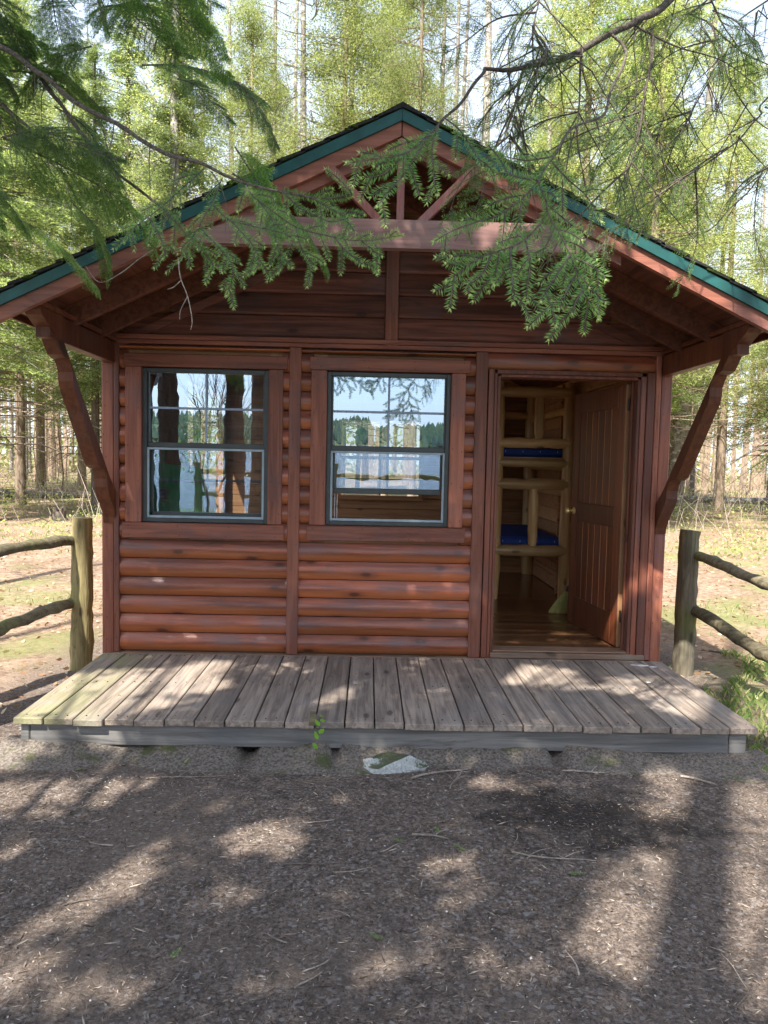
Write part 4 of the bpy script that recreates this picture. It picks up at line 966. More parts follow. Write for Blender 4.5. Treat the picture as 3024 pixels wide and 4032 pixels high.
# fronds: flat branchlets shared by many copies
def frond(seed, Ln=.8, sparse=1.):
    random.seed(seed); Q = ([], []); wood = MB(); main = crv([(0, 0, 0), (Ln*.35, .02, .02), (Ln*.7, -.01, -.03), (Ln, .02, -.14)], 8); wood.tube(main, [.006-.0045*i/(len(main)-1) for i in range(len(main))], 5)
    for i in range(2, len(main)-1):
        for sd in (-1, 1):
            if random.random() > .95*sparse: continue
            t = i/len(main); l = Ln*.42*(1-t*.75)*random.uniform(.6, 1.1); T = (main[i+1]-main[i]).normalized(); d = (T*.8+Vector((0, sd*.8, random.uniform(-.25, .05)))).normalized()
            p = main[i]; sub = crv([p, p+d*l*.5, p+d*l+Vector((0, 0, -.12*l))], 5); wood.tube(sub, [.0025-.0017*k/(len(sub)-1) for k in range(len(sub))], 4)
            n2 = np.array(Vector((random.uniform(-.2, .2), random.uniform(-.3, .3), 1)).normalized()); spray(Q, np.array([tuple(q) for q in sub]), n2, .019, .0042/max(sparse, .5), .0034, rbase=random.uniform(.25, .6))
            for j in (2, 4, 6, 8):
                if j >= len(sub)-1 or random.random() > sparse: continue
                for s2 in (-1, 1):
                    a = sub[j]; T2 = (sub[j+1]-sub[j]).normalized(); b2 = Vector((0, 0, 1)).cross(T2)*s2; e = a+(T2*.8+b2*.75).normalized()*l*.33*random.uniform(.6, 1.1)+Vector((0, 0, -.02))
                    spray(Q, np.array([tuple(a), tuple(a.lerp(e, .5)), tuple(e)]), n2, .018, .0045/max(sparse, .5), .0034, rbase=random.uniform(.3, .7))
    nm = quads_mesh('frond_needles', np.concatenate(Q[0]), np.concatenate(Q[1]), 'needleold')
    wm = bpy.data.meshes.new('frond_wood'); wm.from_pydata(wood.v, [], wood.f); finish(wm, wood.r, 'twig')
    return nm, wm
FR = [frond(101), frond(102), frond(103, .65)]; FS = [frond(104, .75, .45), frond(105, .6, .4)]
random.seed(21)
def place_frond(root, fr, p, d, roll=0., s=1.):
    d = Vector(d).normalized(); zz = Vector((0, 0, 1)); yv = zz.cross(d).normalized(); zv = d.cross(yv)
    R_ = Matrix((d, yv, zv)).transposed() @ Matrix.Rotation(roll, 3, 'X')
    o = link('frond', fr[0], root); o.matrix_local = Matrix.Translation(Vector(p)-worldloc(root)) @ R_.to_4x4() @ Matrix.Scale(s, 4)
    w = link('stem', fr[1], o)
n = 0
while n < 21:
    x = random.uniform(-2.45, -.45); z = random.uniform(2.45, 3.75); y = random.uniform(-2.5, -1.55)
    q = px((x, y, z)); 
    if z > 3.72+0*x: continue
    lim = 600-q[0]*.75                     # foliage thins towards the lower right
    if q[1] > 520-q[0]*.25 or q[0] > 640-.2*q[1]: continue
    if random.random() < max(0, (q[0]-250)/520): continue
    place_frond(ltree, random.choice(FR), (x, y, z), (random.uniform(.1, 1), random.uniform(-.7, .5), random.uniform(-.75, -.05)), random.uniform(-.9, .9), random.uniform(.45, .85)); n += 1
n = 0
while n < 20:                              # the dense far corner of the crown
    x = random.uniform(-2.5, -1.2); z = random.uniform(2.9, 3.9); y = random.uniform(-2.3, -1.4); q = px((x, y, z))
    if q[0] > 330 or q[1] > 330 or q[0]+q[1] > 470: continue
    place_frond(ltree, random.choice(FR), (x, y, z), (random.uniform(-.3, 1), random.uniform(-.7, .5), random.uniform(-.75, .05)), random.uniform(-.9, .9), random.uniform(.5, .9)); n += 1
for s in [t[2:] if len(t) > 5 and t[0][0] > 2.5 else t for t in RTW]+[LIMB[3:9]]:
    for k in range(5):
        i = random.randrange(len(s)-1); p = Vector(s[i]).lerp(Vector(s[i+1]), random.random())
        if px(p)[1] > 380: continue
        place_frond(rtree, random.choice(FS), p, (random.uniform(-1, .6), random.uniform(-.5, .5), random.uniform(-1., -.1)), random.uniform(-1, 1), random.uniform(.45, .75))

# ------------------------------------------------------------------ shade trees between cabin and lake: unseen crowns, leaf gaps shaped to drop sun on chosen spots
hdx, hdy = -sdir.x/sdir.z, -sdir.y/sdir.z                    # ground shift of a shadow per metre of height
LIT = [(-1.04,-2.56,0.13,0.18),(-1.36,-2.90,0.17,0.36),(-0.65,-2.75,0.10,0.11),(0.24,-2.60,0.12,0.18),(0.66,-2.96,0.11,0.17),(0.95,-2.87,0.12,0.12),(1.09,-3.03,0.28,0.30),(1.70,-1.95,0.32,0.36),(-0.52,-2.22,0.10,0.08),(-1.17,-1.82,0.16,0.11),(-0.10,-3.12,0.09,0.09),(-1.62,-1.94,0.35,0.17),(-1.53,-2.46,0.11,0.11),(-0.95,-3.30,0.17,0.08),(-0.46,-3.23,0.10,0.06),(-2.21,-0.93,0.30,0.45),(0.84,-3.24,0.09,0.13),
       (1.13,-0.37,0.30,0.27),(-0.34,-0.74,0.18,0.25),(-0.46,-1.01,0.11,0.09),(-1.42,-0.60,0.52,0.25),(-1.63,-1.07,0.36,0.24),(-1.11,-0.25,0.19,0.14),(1.88,-0.72,0.28,0.33),(2.00,-1.15,0.18,0.19),(1.58,-0.54,0.20,0.16),(-0.66,-0.28,0.25,0.13),
       (1.15,-2.85,.36,.36), (1.62,-1.98,.42,.38), (1.5,-2.5,.2,.25), (-1.35,-2.85,.24,.42), (-1.5,-1.95,.6,.2), (1.5,-3.3,.4,.3), (-.6,-2.35,.22,.12), (.35,-3.15,.14,.1), (.55,-1.75,.2,.07),
       (1.55,.72,.22,.12),(1.95,.52,.18,.10),(-2.35,.45,.42,.5),(-2.6,-.2,.5,.5),(2.5,-.6,.25,.5),(-2.1,-1.5,.25,.2)]
def canopy(trees, n):
    T = np.column_stack([RNG.uniform(-3.0, 2.75, n), RNG.uniform(-5.2, 1.75, n)])          # where the shadow of each leaf clump lands
    wob = np.array([noise.noise(Vector((a*3.1, b*3.1, 0)))*.5+noise.noise(Vector((a*9, b*9, 3)))*.3 for a, b in T])
    keep = np.ones(n, bool); fin_ = np.array([noise.noise(Vector((a*7.5, b*7.5, 11))) for a, b in T])
    for (cx_, cy_, rx, ry) in LIT:
        d = ((T[:, 0]-cx_)/rx)**2+((T[:, 1]-cy_)/ry)**2; keep &= ~((d < 1.5+wob*1.9) & (RNG.random(n) < .99) & ~((fin_ > .22) & (T[:, 1] < -1.55) & (RNG.random(n) < .3)))
    out_ = (T[:, 1] > .05) & ((T[:, 0] < -1.98) | (T[:, 0] > 2.2+.0*T[:, 0])); keep &= ~out_
    keep &= ~((T[:, 1] > -.9) & (T[:, 0] < -2.55)); keep &= ~((T[:, 1] > -.7-.3*wob) & (T[:, 0] > 2.45))
    keep &= ~((RNG.random(n) < .85) & (wob > .27) & (T[:, 1] < -.05))
    T = T[keep]; h = RNG.uniform(4.7, 8.6, len(T))+.22
    C = np.column_stack([T[:, 0]-hdx*h, T[:, 1]-hdy*h, h-.22])
    cen = np.array([t.location[:2] for t in trees]); near = np.argmin(((C[:, None, :2]-cen[None])**2).sum(2), 1)
    for k, t in enumerate(trees):
        Ck = C[near == k]; m = len(Ck)
        if m == 0: continue
        reps = 3; CC = np.repeat(Ck, reps, 0)+RNG.normal(size=(m*reps, 3))*.035; U = unit(RNG.normal(size=CC.shape)*np.array([1, 1, .45]))
        P = leafq(CC, U, RNG.uniform(.08, .17, len(CC)), RNG.uniform(.035, .06, len(CC)))
        link('crown', quads_mesh('canopy', P-np.array(t.location), RNG.random(len(P))*.8, 'shade'), t)
        # limbs reaching into the canopy
        mb = MB(); sel = Ck[RNG.choice(m, min(26, m), replace=False)]
        for c in sel:
            z = max(2.8, c[2]-random.uniform(.3, 1.4)); a = Vector((t.location.x, t.location.y, z)); b = Vector(c)
            if (b-a).length < 5.5: mb.tube([a, a.lerp(b, .5)+Vector((0, 0, .25)), b], [.04, .022, .006], 5)
        if mb.v: obj('limb', mb, 'bark', t)
SH = []
for (x, y, h, r, lab) in ((-3.2, -6.0, 15, .17, 'thick dark trunk mirrored nearest the left side of the left window'), (-2.3, -6.5, 15, .17, 'thick dark trunk mirrored right of centre in the left window'),
                          (-2.25, -9.2, 16, .24, 'leaning dark trunk mirrored at the right edge of the left window'), (-4.5, -9.0, 15, .2, 'dark trunk mirrored at the left edge of the left window'), (-7.4, -6.6, 14, .2, 'tall fir out of view left of the viewer'), (2.9, -7.6, 14, .2, 'tall fir standing right behind the viewer')):
    t = empty('shade_tree', (x, y, -.22), lab, 'tree', 'shade trees between cabin and lake'); obj('trunk', trunk_mb(x, y, -.35, h, r, (.012, 0) if x > -2.28 else (0, 0)), 'barkdark', t, smooth=1.2); SH.append(t)
canopy(SH, 30000)
# sapling at the water, seen in the glass
sp = empty('sapling', (-3.55, -10.6, -.25), 'bare branching sapling by the lake, mirrored in the left window', 'sapling')
mb = MB()
def twigtree(mb, p, d, l, r, dep, spread=.5, up_=.25):
    q = p+d*l; m = p.lerp(q, .5)+Vector((random.uniform(-1, 1), random.uniform(-1, 1), 0))*l*.04; mb.tube([p, m, q], [r, r*.85, r*.7], 5 if dep > 1 else 3)
    if dep == 0: return
    for k in range(random.choice((2, 3))):
        e = (d+Vector((random.uniform(-1, 1), random.uniform(-1, 1), random.uniform(-.3, .6)+up_))*spread).normalized(); twigtree(mb, q if k else m, e, l*random.uniform(.6, .85), r*.62, dep-1, spread, up_)
for k in range(3): twigtree(mb, Vector((-3.55+.15*k, -10.6, -.3)), Vector((.1*(k-1), 0, 1)).normalized(), 1.3, .03, 5)
obj('trunk', mb, 'bark', sp)
C = np.array([(-3.5, -10.6, 1.45)])+RNG.normal(size=(700, 3))*np.array([.5, .4, .3]); U = unit(RNG.normal(size=C.shape)+np.array([0, 0, -.4])); link('foliage', quads_mesh('sapling_leaves', leafq(C, U, .09, .035)-np.array(sp.location), RNG.random(len(C))*.6, 'needleold'), sp)

# ------------------------------------------------------------------ the wood behind the cabin
def proto(kind, seed):
    random.seed(seed); rg = np.random.default_rng(seed)
    if kind == 'fir':
        H = 15.; tr = trunk_mb(0, 0, -.3, H, .15, seg=10); tw = MB(); C = []; U = []; z = 1.8
        while z < H-.3:
            t = z/H; Rr = (2.3*(1-t)**.8+.25)*random.uniform(.6, 1.15)
            for k in range(random.choice((3, 4, 4, 5))):
                a = random.uniform(0, 2*PI); L = Rr*random.uniform(.6, 1.15); d = np.array([math.cos(a), math.sin(a), 0]); p0 = np.array([0, 0, z]); drop = L*random.uniform(.18, .4)
                tw.tube([p0, p0+d*L*.55+np.array([0, 0, .02]), p0+d*L+np.array([0, 0, -drop])], [.022, .012, .004], 4, cap=False)
                if z < 3.6 and random.random() < .88: continue
                m = int(46*L)+10; s = rg.uniform(.12, 1, m)**.75; side = rg.normal(size=m)*(.30*(1.15-s))*L*.55
                b = np.array([-d[1], d[0], 0]); c = p0+d*(s*L)[:, None]+b*side[:, None]+np.array([0, 0, 1])*(-drop*s**1.7-rg.random(m)*.12*L*.6-.05*np.abs(side))[:, None]
                C.append(c); U.append(unit(d*1.+b*np.sign(side)[:, None]*.8+rg.normal(size=(m, 3))*.45+np.array([0, 0, -.35])))
            z += random.uniform(.16, .3)
        C = np.concatenate(C); U = np.concatenate(U); C = np.repeat(C, 7, 0)+rg.normal(size=(len(C)*7, 3))*.07; U = unit(np.repeat(U, 7, 0)+rg.normal(size=C.shape)*.4)
        P = leafq(C, U, rg.uniform(.05, .12, len(C)), rg.uniform(.014, .03, len(C))); mats = ('bark', 'lf_fir')
    elif kind == 'cedar':
        H = 14.; tr = trunk_mb(0, 0, -.3, H, .16, seg=10); tw = MB(); C = []; U = []; z = 2.6
        while z < H:
            t = z/H; Rr = (1.9*math.sin(PI*min(1, .25+t*.75))**.7+.2)
            for k in range(random.choice((3, 4, 5))):
                a = random.uniform(0, 2*PI); L = Rr*random.uniform(.5, 1.2); d = np.array([math.cos(a), math.sin(a), 0]); p0 = np.array([0, 0, z]); e = p0+d*L+np.array([0, 0, random.uniform(-.2, .35)*L])
                tw.tube([p0, (p0+e)/2+np.array([0, 0, -.08]), e], [.02, .012, .005], 4, cap=False)
                if random.random() < (.8 if z < 4.2 else .22): continue
                for q in range(random.choice((2, 3, 4))):
                    cc = p0+(e-p0)*random.uniform(.35, 1.05)+rg.normal(size=3)*.18; m = 34; o_ = rg.normal(size=(m, 3))*np.array([.2, .2, .13])
                    C.append(cc+o_); U.append(unit(d*.6+rg.normal(size=(m, 3))*.6+np.array([0, 0, random.uniform(-.9, .5)])))
            z += random.uniform(.2, .34)
        C = np.concatenate(C); U = np.concatenate(U); C = np.repeat(C, 6, 0)+rg.normal(size=(len(C)*6, 3))*.06; U = unit(np.repeat(U, 6, 0)+rg.normal(size=C.shape)*.4)
        P = leafq(C, U, rg.uniform(.045, .10, len(C)), rg.uniform(.014, .03, len(C))); mats = ('barktan', 'lf_cedar')
    elif kind in ('bare', 'birch'):
        H = 17.; tr = trunk_mb(0, 0, -.3, H, .15, (random.uniform(-.02, .02), random.uniform(-.02, .02)), seg=10, sweep=.15); tw = MB(); z = 2.2; ends = []
        while z < H-.5:
            for k in range(random.choice((1, 2, 2))):
                a = random.uniform(0, 2*PI); L = random.uniform(.5, 1.9)*(1-.45*z/H); d = Vector((math.cos(a), math.sin(a), random.uniform(-.25, .2) if kind == 'bare' else random.uniform(.4, 1.3))).normalized()
                p = Vector((0, 0, z)); twigtree(tw, p, d, L*.5, .013, 3, .45, .0 if kind == 'bare' else .3); ends.append(p+d*L*.9)
            z += random.uniform(.22, .5) if kind == 'bare' else random.uniform(.3, .6)
        E = np.array([tuple(e) for e in ends]); m = 44 if kind == 'birch' else 5; sel = E if kind == 'birch' else E[E[:, 2] > 7]
        C = np.repeat(sel, m*3, 0)+rg.normal(size=(len(sel)*m*3, 3))*.32; U = unit(rg.normal(size=C.shape)+np.array([0, 0, -.3])); P = leafq(C, U, rg.uniform(.028, .055, len(C)), rg.uniform(.02, .036, len(C)))
        mats = ('barkgrey' if kind == 'bare' else 'barkpale', 'lf_birch' if kind == 'birch' else 'lf_fir')
    else:   # young understorey tree
        H = 5.5; tr = trunk_mb(0, 0, -.2, H, .035, (random.uniform(-.06, .06), 0), seg=6, flare=.2, sweep=.2); tw = MB(); z = .5; ends = []
        while z < H-.2:
            a = random.uniform(0, 2*PI); L = random.uniform(.4, 1.2); d = Vector((math.cos(a), math.sin(a), random.uniform(-.1, .5))).normalized(); p = Vector((0, 0, z)); twigtree(tw, p, d, L*.5, .007, 3, .5, 0.); ends.append(p+d*L*.8); z += random.uniform(.08, .2)
        E = np.array([tuple(e) for e in ends]); E = E[rg.random(len(E)) < .45]; C = np.repeat(E, 30, 0)+rg.normal(size=(len(E)*30, 3))*.22; U = unit(rg.normal(size=C.shape)); P = leafq(C, U, rg.uniform(.04, .08, len(C)), rg.uniform(.02, .04, len(C))); mats = ('barktan', 'lf_birch')
    tm = bpy.data.meshes.new(kind+'_trunk'); tm.from_pydata(tr.v, [], tr.f); finish(tm, tr.r, mats[0], smooth=1.2)
    wm = bpy.data.meshes.new(kind+'_limbs'); wm.from_pydata(tw.v, [], tw.f); finish(wm, tw.r, mats[0] if kind != 'fir' else 'twig')
    cm = quads_mesh(kind+'_crown', P, np.clip(rg.normal(size=len(P))*.25+.5, 0, 1), mats[1])
    return tm, wm, cm
PR = {k: [proto(k, 300+i*7+j) for j in range(c)] for i, (k, c) in enumerate((('fir', 3), ('cedar', 3), ('bare', 2), ('birch', 2), ('young', 3)))}
random.seed(5)
NAMES = {'fir': ('fir_tree', 'fir'), 'cedar': ('cedar_tree', 'cedar'), 'bare': ('bare_trunk_tree', 'thin grey tree'), 'birch': ('birch_tree', 'pale birch'), 'young': ('young_tree', 'slim young tree')}
placed = []
def tree(kind, x, y, s=1., thick=1., lab=None, lean=0., v=None):
    tm, wm, cm = PR[kind][v] if v is not None else random.choice(PR[kind]); r = empty(NAMES[kind][0], (x, y, gz(x, y)), '', 'tree')
    r.rotation_euler = (0, lean, random.uniform(0, 2*PI) if not lean else 0); r.scale = (s*thick, s*thick, s)
    link('trunk', tm, r); link('limb', wm, r)
    if cm is not None: link('crown', cm, r)
    placed.append((r, kind, lab)); return r
# named, conspicuous ones
tree('birch', -5.35, 14.2, 1.05, 1.25, 'tall pale birch rising over the left roof slope')
tree('birch', 3.05, 15.0, 1.05, 1.3, 'pale birch standing over the right roof slope beside the open sky gap')
tree('bare', -1.75, 13.5, 1.0, 1.0, 'grey dead-twigged tree just left of the roof peak', v=0)
tree('bare', -3.0, 16., 1.05, .9, 'thin grey trunk over the left roof slope between birch and peak', v=1)
tree('cedar', .85, 12.2, 1.05, .62, 'narrow bright green conifer directly above the roof peak', v=0)
tree('bare', 2.15, 17., 1.1, .8, 'slim grey trunk right of the bright conifer above the peak', v=1)
tree('bare', 2.55, 21., 1.1, 1., 'grey trunk deeper in the sky gap right of the peak', v=0)
tree('bare', 9.6, 18.5, 1., 1.9, 'thick grey leaning trunk just right of the cabin corner', .05, v=1)
tree('fir', -9.5, 12.8, 1.05, 1.6, 'thick dark trunk with flared base at the left picture edge', v=0)
tree('bare', -9.2, 22., .9, 1.1, 'pale sunlit trunk in the clearing left of the cabin', v=0)
tree('bare', -10.2, 24., .9, 1.2, 'dark leaning trunk in the clearing left of the cabin', .16, v=1)
pts = []
def free(x, y, d): return all((x-a)**2+(y-b)**2 > d*d for a, b in pts)
def scatter(kind, n, xr, yr, d, ss, tt=(1, 1), avoid=None):
    k = tries = 0
    while k < n and tries < 3000:
        tries += 1; y = random.uniform(*yr); x = random.uniform(*xr)
        if abs(x) < 3.8 and y < 8.5: continue
        if avoid and avoid(x, y): continue
        if free(x, y, d): pts.append((x, y)); tree(kind, x, y, random.uniform(*ss), random.uniform(*tt)); k += 1
gap = lambda x, y: 900 < px((x, y, 8))[0] < 1130          # keep the open strip of sky right of the peak
nearv = lambda x, y: gap(x, y)
tree('birch', -6.6, .9, .85, 1., 'slender birch out of view beside the left fence', v=0)
tree('birch', 5.6, -1.4, .85, 1., 'slender birch out of view beside the right fence', v=1); tree('bare', 5.9, .4, .85, 1.2, 'grey tree out of view beyond the right fence', v=1)
# left stand
scatter('fir', 6, (-16, -4.5), (10, 20), 1.6, (.85, 1.1), (.9, 1.2), gap)
scatter('cedar', 6, (-15, -3), (12, 24), 1.5, (.85, 1.1), (.8, 1.1), gap)
scatter('bare', 40, (-26, -5), (20, 44), .9, (.8, 1.05), (.45, 1.0))
scatter('young', 12, (-20, -6), (18, 32), .8, (.5, 1.0))
# behind the roof
scatter('cedar', 10, (-6, 7.5), (12, 25), 1.5, (.9, 1.15), (.8, 1.1), gap)
scatter('birch', 8, (-6, 8), (15, 28), 1.4, (.9, 1.1), (.8, 1.1))
scatter('bare', 8, (-6, 8), (14, 30), 1.2, (.9, 1.1), (.7, 1.))
# right stand
scatter('cedar', 9, (4.5, 15), (9.5, 22), 1.6, (.85, 1.1), (.8, 1.15), gap)
scatter('fir', 4, (6.5, 17), (12, 22), 1.8, (.9, 1.1), (.9, 1.2), gap)
scatter('bare', 40, (6, 28), (19, 44), .9, (.8, 1.05), (.45, 1.0))
scatter('young', 13, (8, 24), (18, 34), .8, (.5, 1.0))
ORD = ['first', 'second', 'third', 'fourth', 'fifth', 'sixth', 'seventh', 'eighth', 'ninth', 'tenth', 'eleventh', 'twelfth', 'thirteenth', 'fourteenth', 'fifteenth', 'sixteenth', 'seventeenth', 'eighteenth', 'nineteenth', 'twentieth']
ADJ = {'fir': 'dark green fir', 'cedar': 'bright green feathery conifer', 'bare': 'bare-twigged grey tree', 'birch': 'pale slender birch', 'young': 'slim sparse-leaved sapling'}
reg = {}
for (r, kind, lab) in placed:
    if lab: r['label'] = lab; r['group'] = 'trees in the wood behind the cabin'; continue
    a = px(r.location+Vector((0, 0, 1.5)))[0]; z = 'left of the cabin' if a < 235 else 'right of the cabin' if a > 1440 else 'behind the left roof slope' if a < 873 else 'behind the right roof slope'
    reg.setdefault((kind, z), []).append((a, r))
for (kind, z), L in reg.items():
    L.sort(key=lambda q: q[0])
    for i, (a, r) in enumerate(L):
        r['label'] = f'{ORD[min(i, 19)]} {ADJ[kind]} from the left in the wood {z}'; r['group'] = 'trees in the wood behind the cabin'
# farther wood as one mass
def farwood():
    n = 60000; a = RNG.uniform(-1.05, 1.05, n); d = RNG.uniform(46, 62, n); x = np.sin(a)*d; y = np.cos(a)*d-4; z = RNG.random(n)**1.25*13+.6
    k = np.array([noise.noise(Vector((p*.22, q*.22, r*.22))) for p, q, r in zip(x, y, z)]); sel = (k+(z < 5)*.12 > -.02+.018*z); C = np.column_stack([x, y, z])[sel]; U = unit(RNG.normal(size=C.shape)+np.array([0, 0, -.3]))
    tr = []; rr = []
    for _ in range(420):
        b = random.uniform(-1.05, 1.05); e = random.uniform(36, 60); X, Y = math.sin(b)*e, math.cos(b)*e-4; w = random.uniform(.06, .17); h = random.uniform(8, 16); l = random.uniform(-.5, .5); g = gz(X, Y)-.3
        tr.append([(X-w, Y, g), (X+w, Y, g), (X+w*.5+l, Y, g+h), (X-w*.5+l, Y, g+h)]); rr.append(random.uniform(.0, 1.))
    P = leafq(C, U, RNG.uniform(.25, .6, len(C)), RNG.uniform(.12, .25, len(C))); o = link('distant_woods', quads_mesh('distant_woods', P, np.clip(RNG.normal(size=len(P))*.25+.5, 0, 1), 'farwood')); tag(o, kind='stuff')
    o = link('distant_trunks', quads_mesh('distant_trunks', np.array(tr), rr, 'barktan')); tag(o, kind='stuff')
farwood()

# ------------------------------------------------------------------ forest-floor detail
def on_ground(n, xr, yr, f=None):
    x = RNG.uniform(*xr, n); y = RNG.uniform(*yr, n)
    if f is not None: k = np.array([f(a, b) for a, b in zip(x, y)]); x, y = x[k], y[k]
    return np.column_stack([x, y, [gz(a, b) for a, b in zip(x, y)]])
free_of_deck = lambda a, b: not (abs(a) < 2.1 and b > -1.5 and b < 4.3)
def litter():
    C = on_ground(42000, (-2.6, 2.6), (-4.0, -1.4), free_of_deck); C[:, 2] += RNG.uniform(.001, .007, len(C)); U = unit(RNG.normal(size=C.shape)*np.array([1, 1, .16]))
    P = leafq(C, U, RNG.uniform(.008, .034, len(C)), RNG.uniform(.0014, .0034, len(C)))
    C2 = on_ground(2600, (-2.6, 2.6), (-4.0, -1.4), free_of_deck); C2[:, 2] += .004; P2 = leafq(C2, unit(RNG.normal(size=C2.shape)*np.array([1, 1, .1])), RNG.uniform(.008, .016, len(C2)), RNG.uniform(.005, .010, len(C2)))
    C4 = on_ground(1900, (-2.6, 2.6), (-4.0, -1.4), free_of_deck); C4[:, 2] += .006; P4 = leafq(C4, unit(RNG.normal(size=C4.shape)*np.array([1, 1, .12])), RNG.uniform(.02, .06, len(C4)), RNG.uniform(.003, .0065, len(C4))); P2 = np.concatenate([P2, P4])
    C3 = np.column_stack([RNG.uniform(-2.0, 2.0, 420), -.08-1.38*RNG.random(420)**.8, np.full(420, .003)]); P3 = leafq(C3, unit(RNG.normal(size=C3.shape)*np.array([1, 1, .05])), RNG.uniform(.006, .028, 420), RNG.uniform(.0016, .004, 420)); P2 = np.concatenate([P2, P3])
    r = np.concatenate([RNG.random(len(P))**1.6, RNG.random(len(P2))**2.2*.9]); tag(link('needle_litter', quads_mesh('needle_litter', np.concatenate([P, P2]), r, 'litter')), kind='stuff')
litter()
def leaves():
    f = lambda a, b: (abs(a) > 2.15 or b > 4.6) and (abs(a) < 3+.62*(b+5))
    C = on_ground(30000, (-16, 16), (-.8, 24), f); C = C[RNG.random(len(C)) < 1/(1+.06*np.maximum(0, C[:, 1]-4))]; C[:, 2] += RNG.uniform(.003, .02, len(C))
    P = leafq(C, unit(RNG.normal(size=C.shape)*np.array([1, 1, .22])), RNG.uniform(.03, .08, len(C)), RNG.uniform(.015, .04, len(C))); tag(link('fallen_leaves', quads_mesh('fallen_leaves', P, RNG.random(len(P)), 'deadleaf')), kind='stuff')
leaves()
def grass():
    def f(a, b):
        if not free_of_deck(a, b) or abs(a) > 3+.62*(b+5): return False
        k = noise.noise(Vector((a*.6, b*.6, 8)))+.6*noise.noise(Vector((a*2.1, b*2.1, 2)))
        if 2.0 < a < 3.2 and -1.6 < b < 1.: return k > -.1 and random.random() < .6
        if a < -2 and b < 1.2: return False
        return k > .14
    C = np.concatenate([on_ground(44000, (-15, 15), (-1.6, 20), f), on_ground(9000, (2.02, 3.3), (-1.7, 1.2), f)]); n = len(C); h = RNG.uniform(.02, .085, n)[:, None]; d = unit(RNG.normal(size=(n, 3))*np.array([1, 1, 0])); w = unit(np.cross(d, np.array([0, 0, 1.])))*RNG.uniform(.001, .0022, n)[:, None]
    far = (1+.10*np.maximum(0, C[:, 1]))[:, None]; w *= far; tip = C+np.array([0, 0, 1])*h+d*h*RNG.uniform(.2, .9, n)[:, None]; mid = C+np.array([0, 0, .6])*h+d*h*.15
    tag(link('grass', quads_mesh('grass', np.stack([C-w, C+w, tip+w*.15, mid-w], 1), RNG.random(n), 'grass')), kind='stuff')
    C = on_ground(9000, (-9, 6), (-12.6, -8.6)); n = len(C); h = RNG.uniform(.05, .2, n)[:, None]; d = unit(RNG.normal(size=(n, 3))*np.array([1, 1, 0])); w = unit(np.cross(d, np.array([0, 0, 1.])))*.006; tip = C+np.array([0, 0, 1])*h+d*h*.4
    tag(link('shore_grass', quads_mesh('shore_grass', np.stack([C-w, C+w, tip+w*.2, tip-w*.2], 1), RNG.random(n), 'grass')), kind='stuff')
grass()
def gravel():
    n = 2600; C = on_ground(n, (-2.6, 2.6), (-4.0, -1.5)); k = np.array([noise.noise(Vector((a*1.3, b*1.3, 4))) for a, b in C[:, :2]]); C = C[k+RNG.normal(size=n)*.25 > .0]; P = []; r = []
    for c in C:
        s = random.uniform(.002, .0048)*(1.6 if random.random() < .06 else 1); e = [Vector((random.uniform(.7, 1.3)*s, 0, 0)), Vector((0, random.uniform(.7, 1.3)*s, 0)), Vector((0, 0, random.uniform(.5, .9)*s))]; a = random.uniform(0, PI); ca, sa = math.cos(a), math.sin(a)
        X = Vector((e[0].x*ca, e[0].x*sa, 0)); Y = Vector((-e[1].y*sa, e[1].y*ca, 0)); Zv = e[2]; o = Vector(c)+Vector((0, 0, s*.25)); q = random.random()
        for (A, B) in ((X, Y), (Y, -X), (-X, -Y), (-Y, X)): P.append([o+A, o+(A+B)*.62+Zv*.15, o+Zv, o+Zv]); P[-1] = [tuple(o+A), tuple(o+B), tuple(o+B*.45+Zv), tuple(o+A*.45+Zv)]; r.append(q)
        P.append([tuple(o+X*.45+Zv), tuple(o+Y*.45+Zv), tuple(o-X*.45+Zv), tuple(o-Y*.45+Zv)]); r.append(q)
    tag(link('gravel', quads_mesh('gravel', np.array(P), r, 'gravel')), kind='stuff')
gravel()
def stick(x, y, ln, a, r, lab, fork=0, mt='twigpale', cat='twig', group=None):
    d = Vector((math.cos(a), math.sin(a), 0)); pts = []
    for i in range(6):
        t = i/5-.5; p = Vector((x, y, 0))+d*ln*t+Vector((-d.y, d.x, 0))*ln*.06*math.sin(t*4+x*9); p.z = gz(p.x, p.y)+r*.9+.004; pts.append(p)
    mb = MB(); mb.tube(pts, [r, r, r*.9, r*.8, r*.7, r*.4], 5, .1)
    for k in range(fork):
        i = random.randrange(1, 4); e = pts[i]+(Matrix.Rotation(random.choice((-1, 1))*.7, 3, 'Z') @ d)*ln*.35; e.z = gz(e.x, e.y)+r+.012; mb.tube([pts[i], pts[i].lerp(e, .5)+Vector((0, 0, .006)), e], [r*.6, r*.5, r*.25], 4)
    return tag(obj('twig', mb, mt, base=(x, y, gz(x, y))), lab, cat, group)
G_ = 'dry twigs on the soil before the deck'
stick(.27, -1.66, .34, .4, .006, 'pale forked twig on the soil just right of the white rock', 3, group=G_)
stick(.34, -1.74, .24, 1.3, .005, 'short pale twig crossing the forked one right of the rock', 2, group=G_)
stick(.16, -2.33, .16, -.25, .006, 'pale lichened twig lying in the middle of the soil', 1, group=G_)
stick(.66, -2.5, .34, -.3, .004, 'long thin grey twig right of the middle of the soil', 2, group=G_)
stick(-.35, -2.55, .22, .1, .003, 'thin dark twig left of the middle of the soil', 1, 'twig', group=G_)
stick(1.62, -1.70, .18, -.5, .008, 'thick pale stick at the right end of the deck front', 0, group=G_)
stick(1.05, -1.62, .26, .2, .005, 'curved pale twig under the right half of the deck front', 2, group=G_)
stick(-1.05, -1.72, .4, .25, .004, 'thin reddish twig along the left deck front', 2, group=G_)
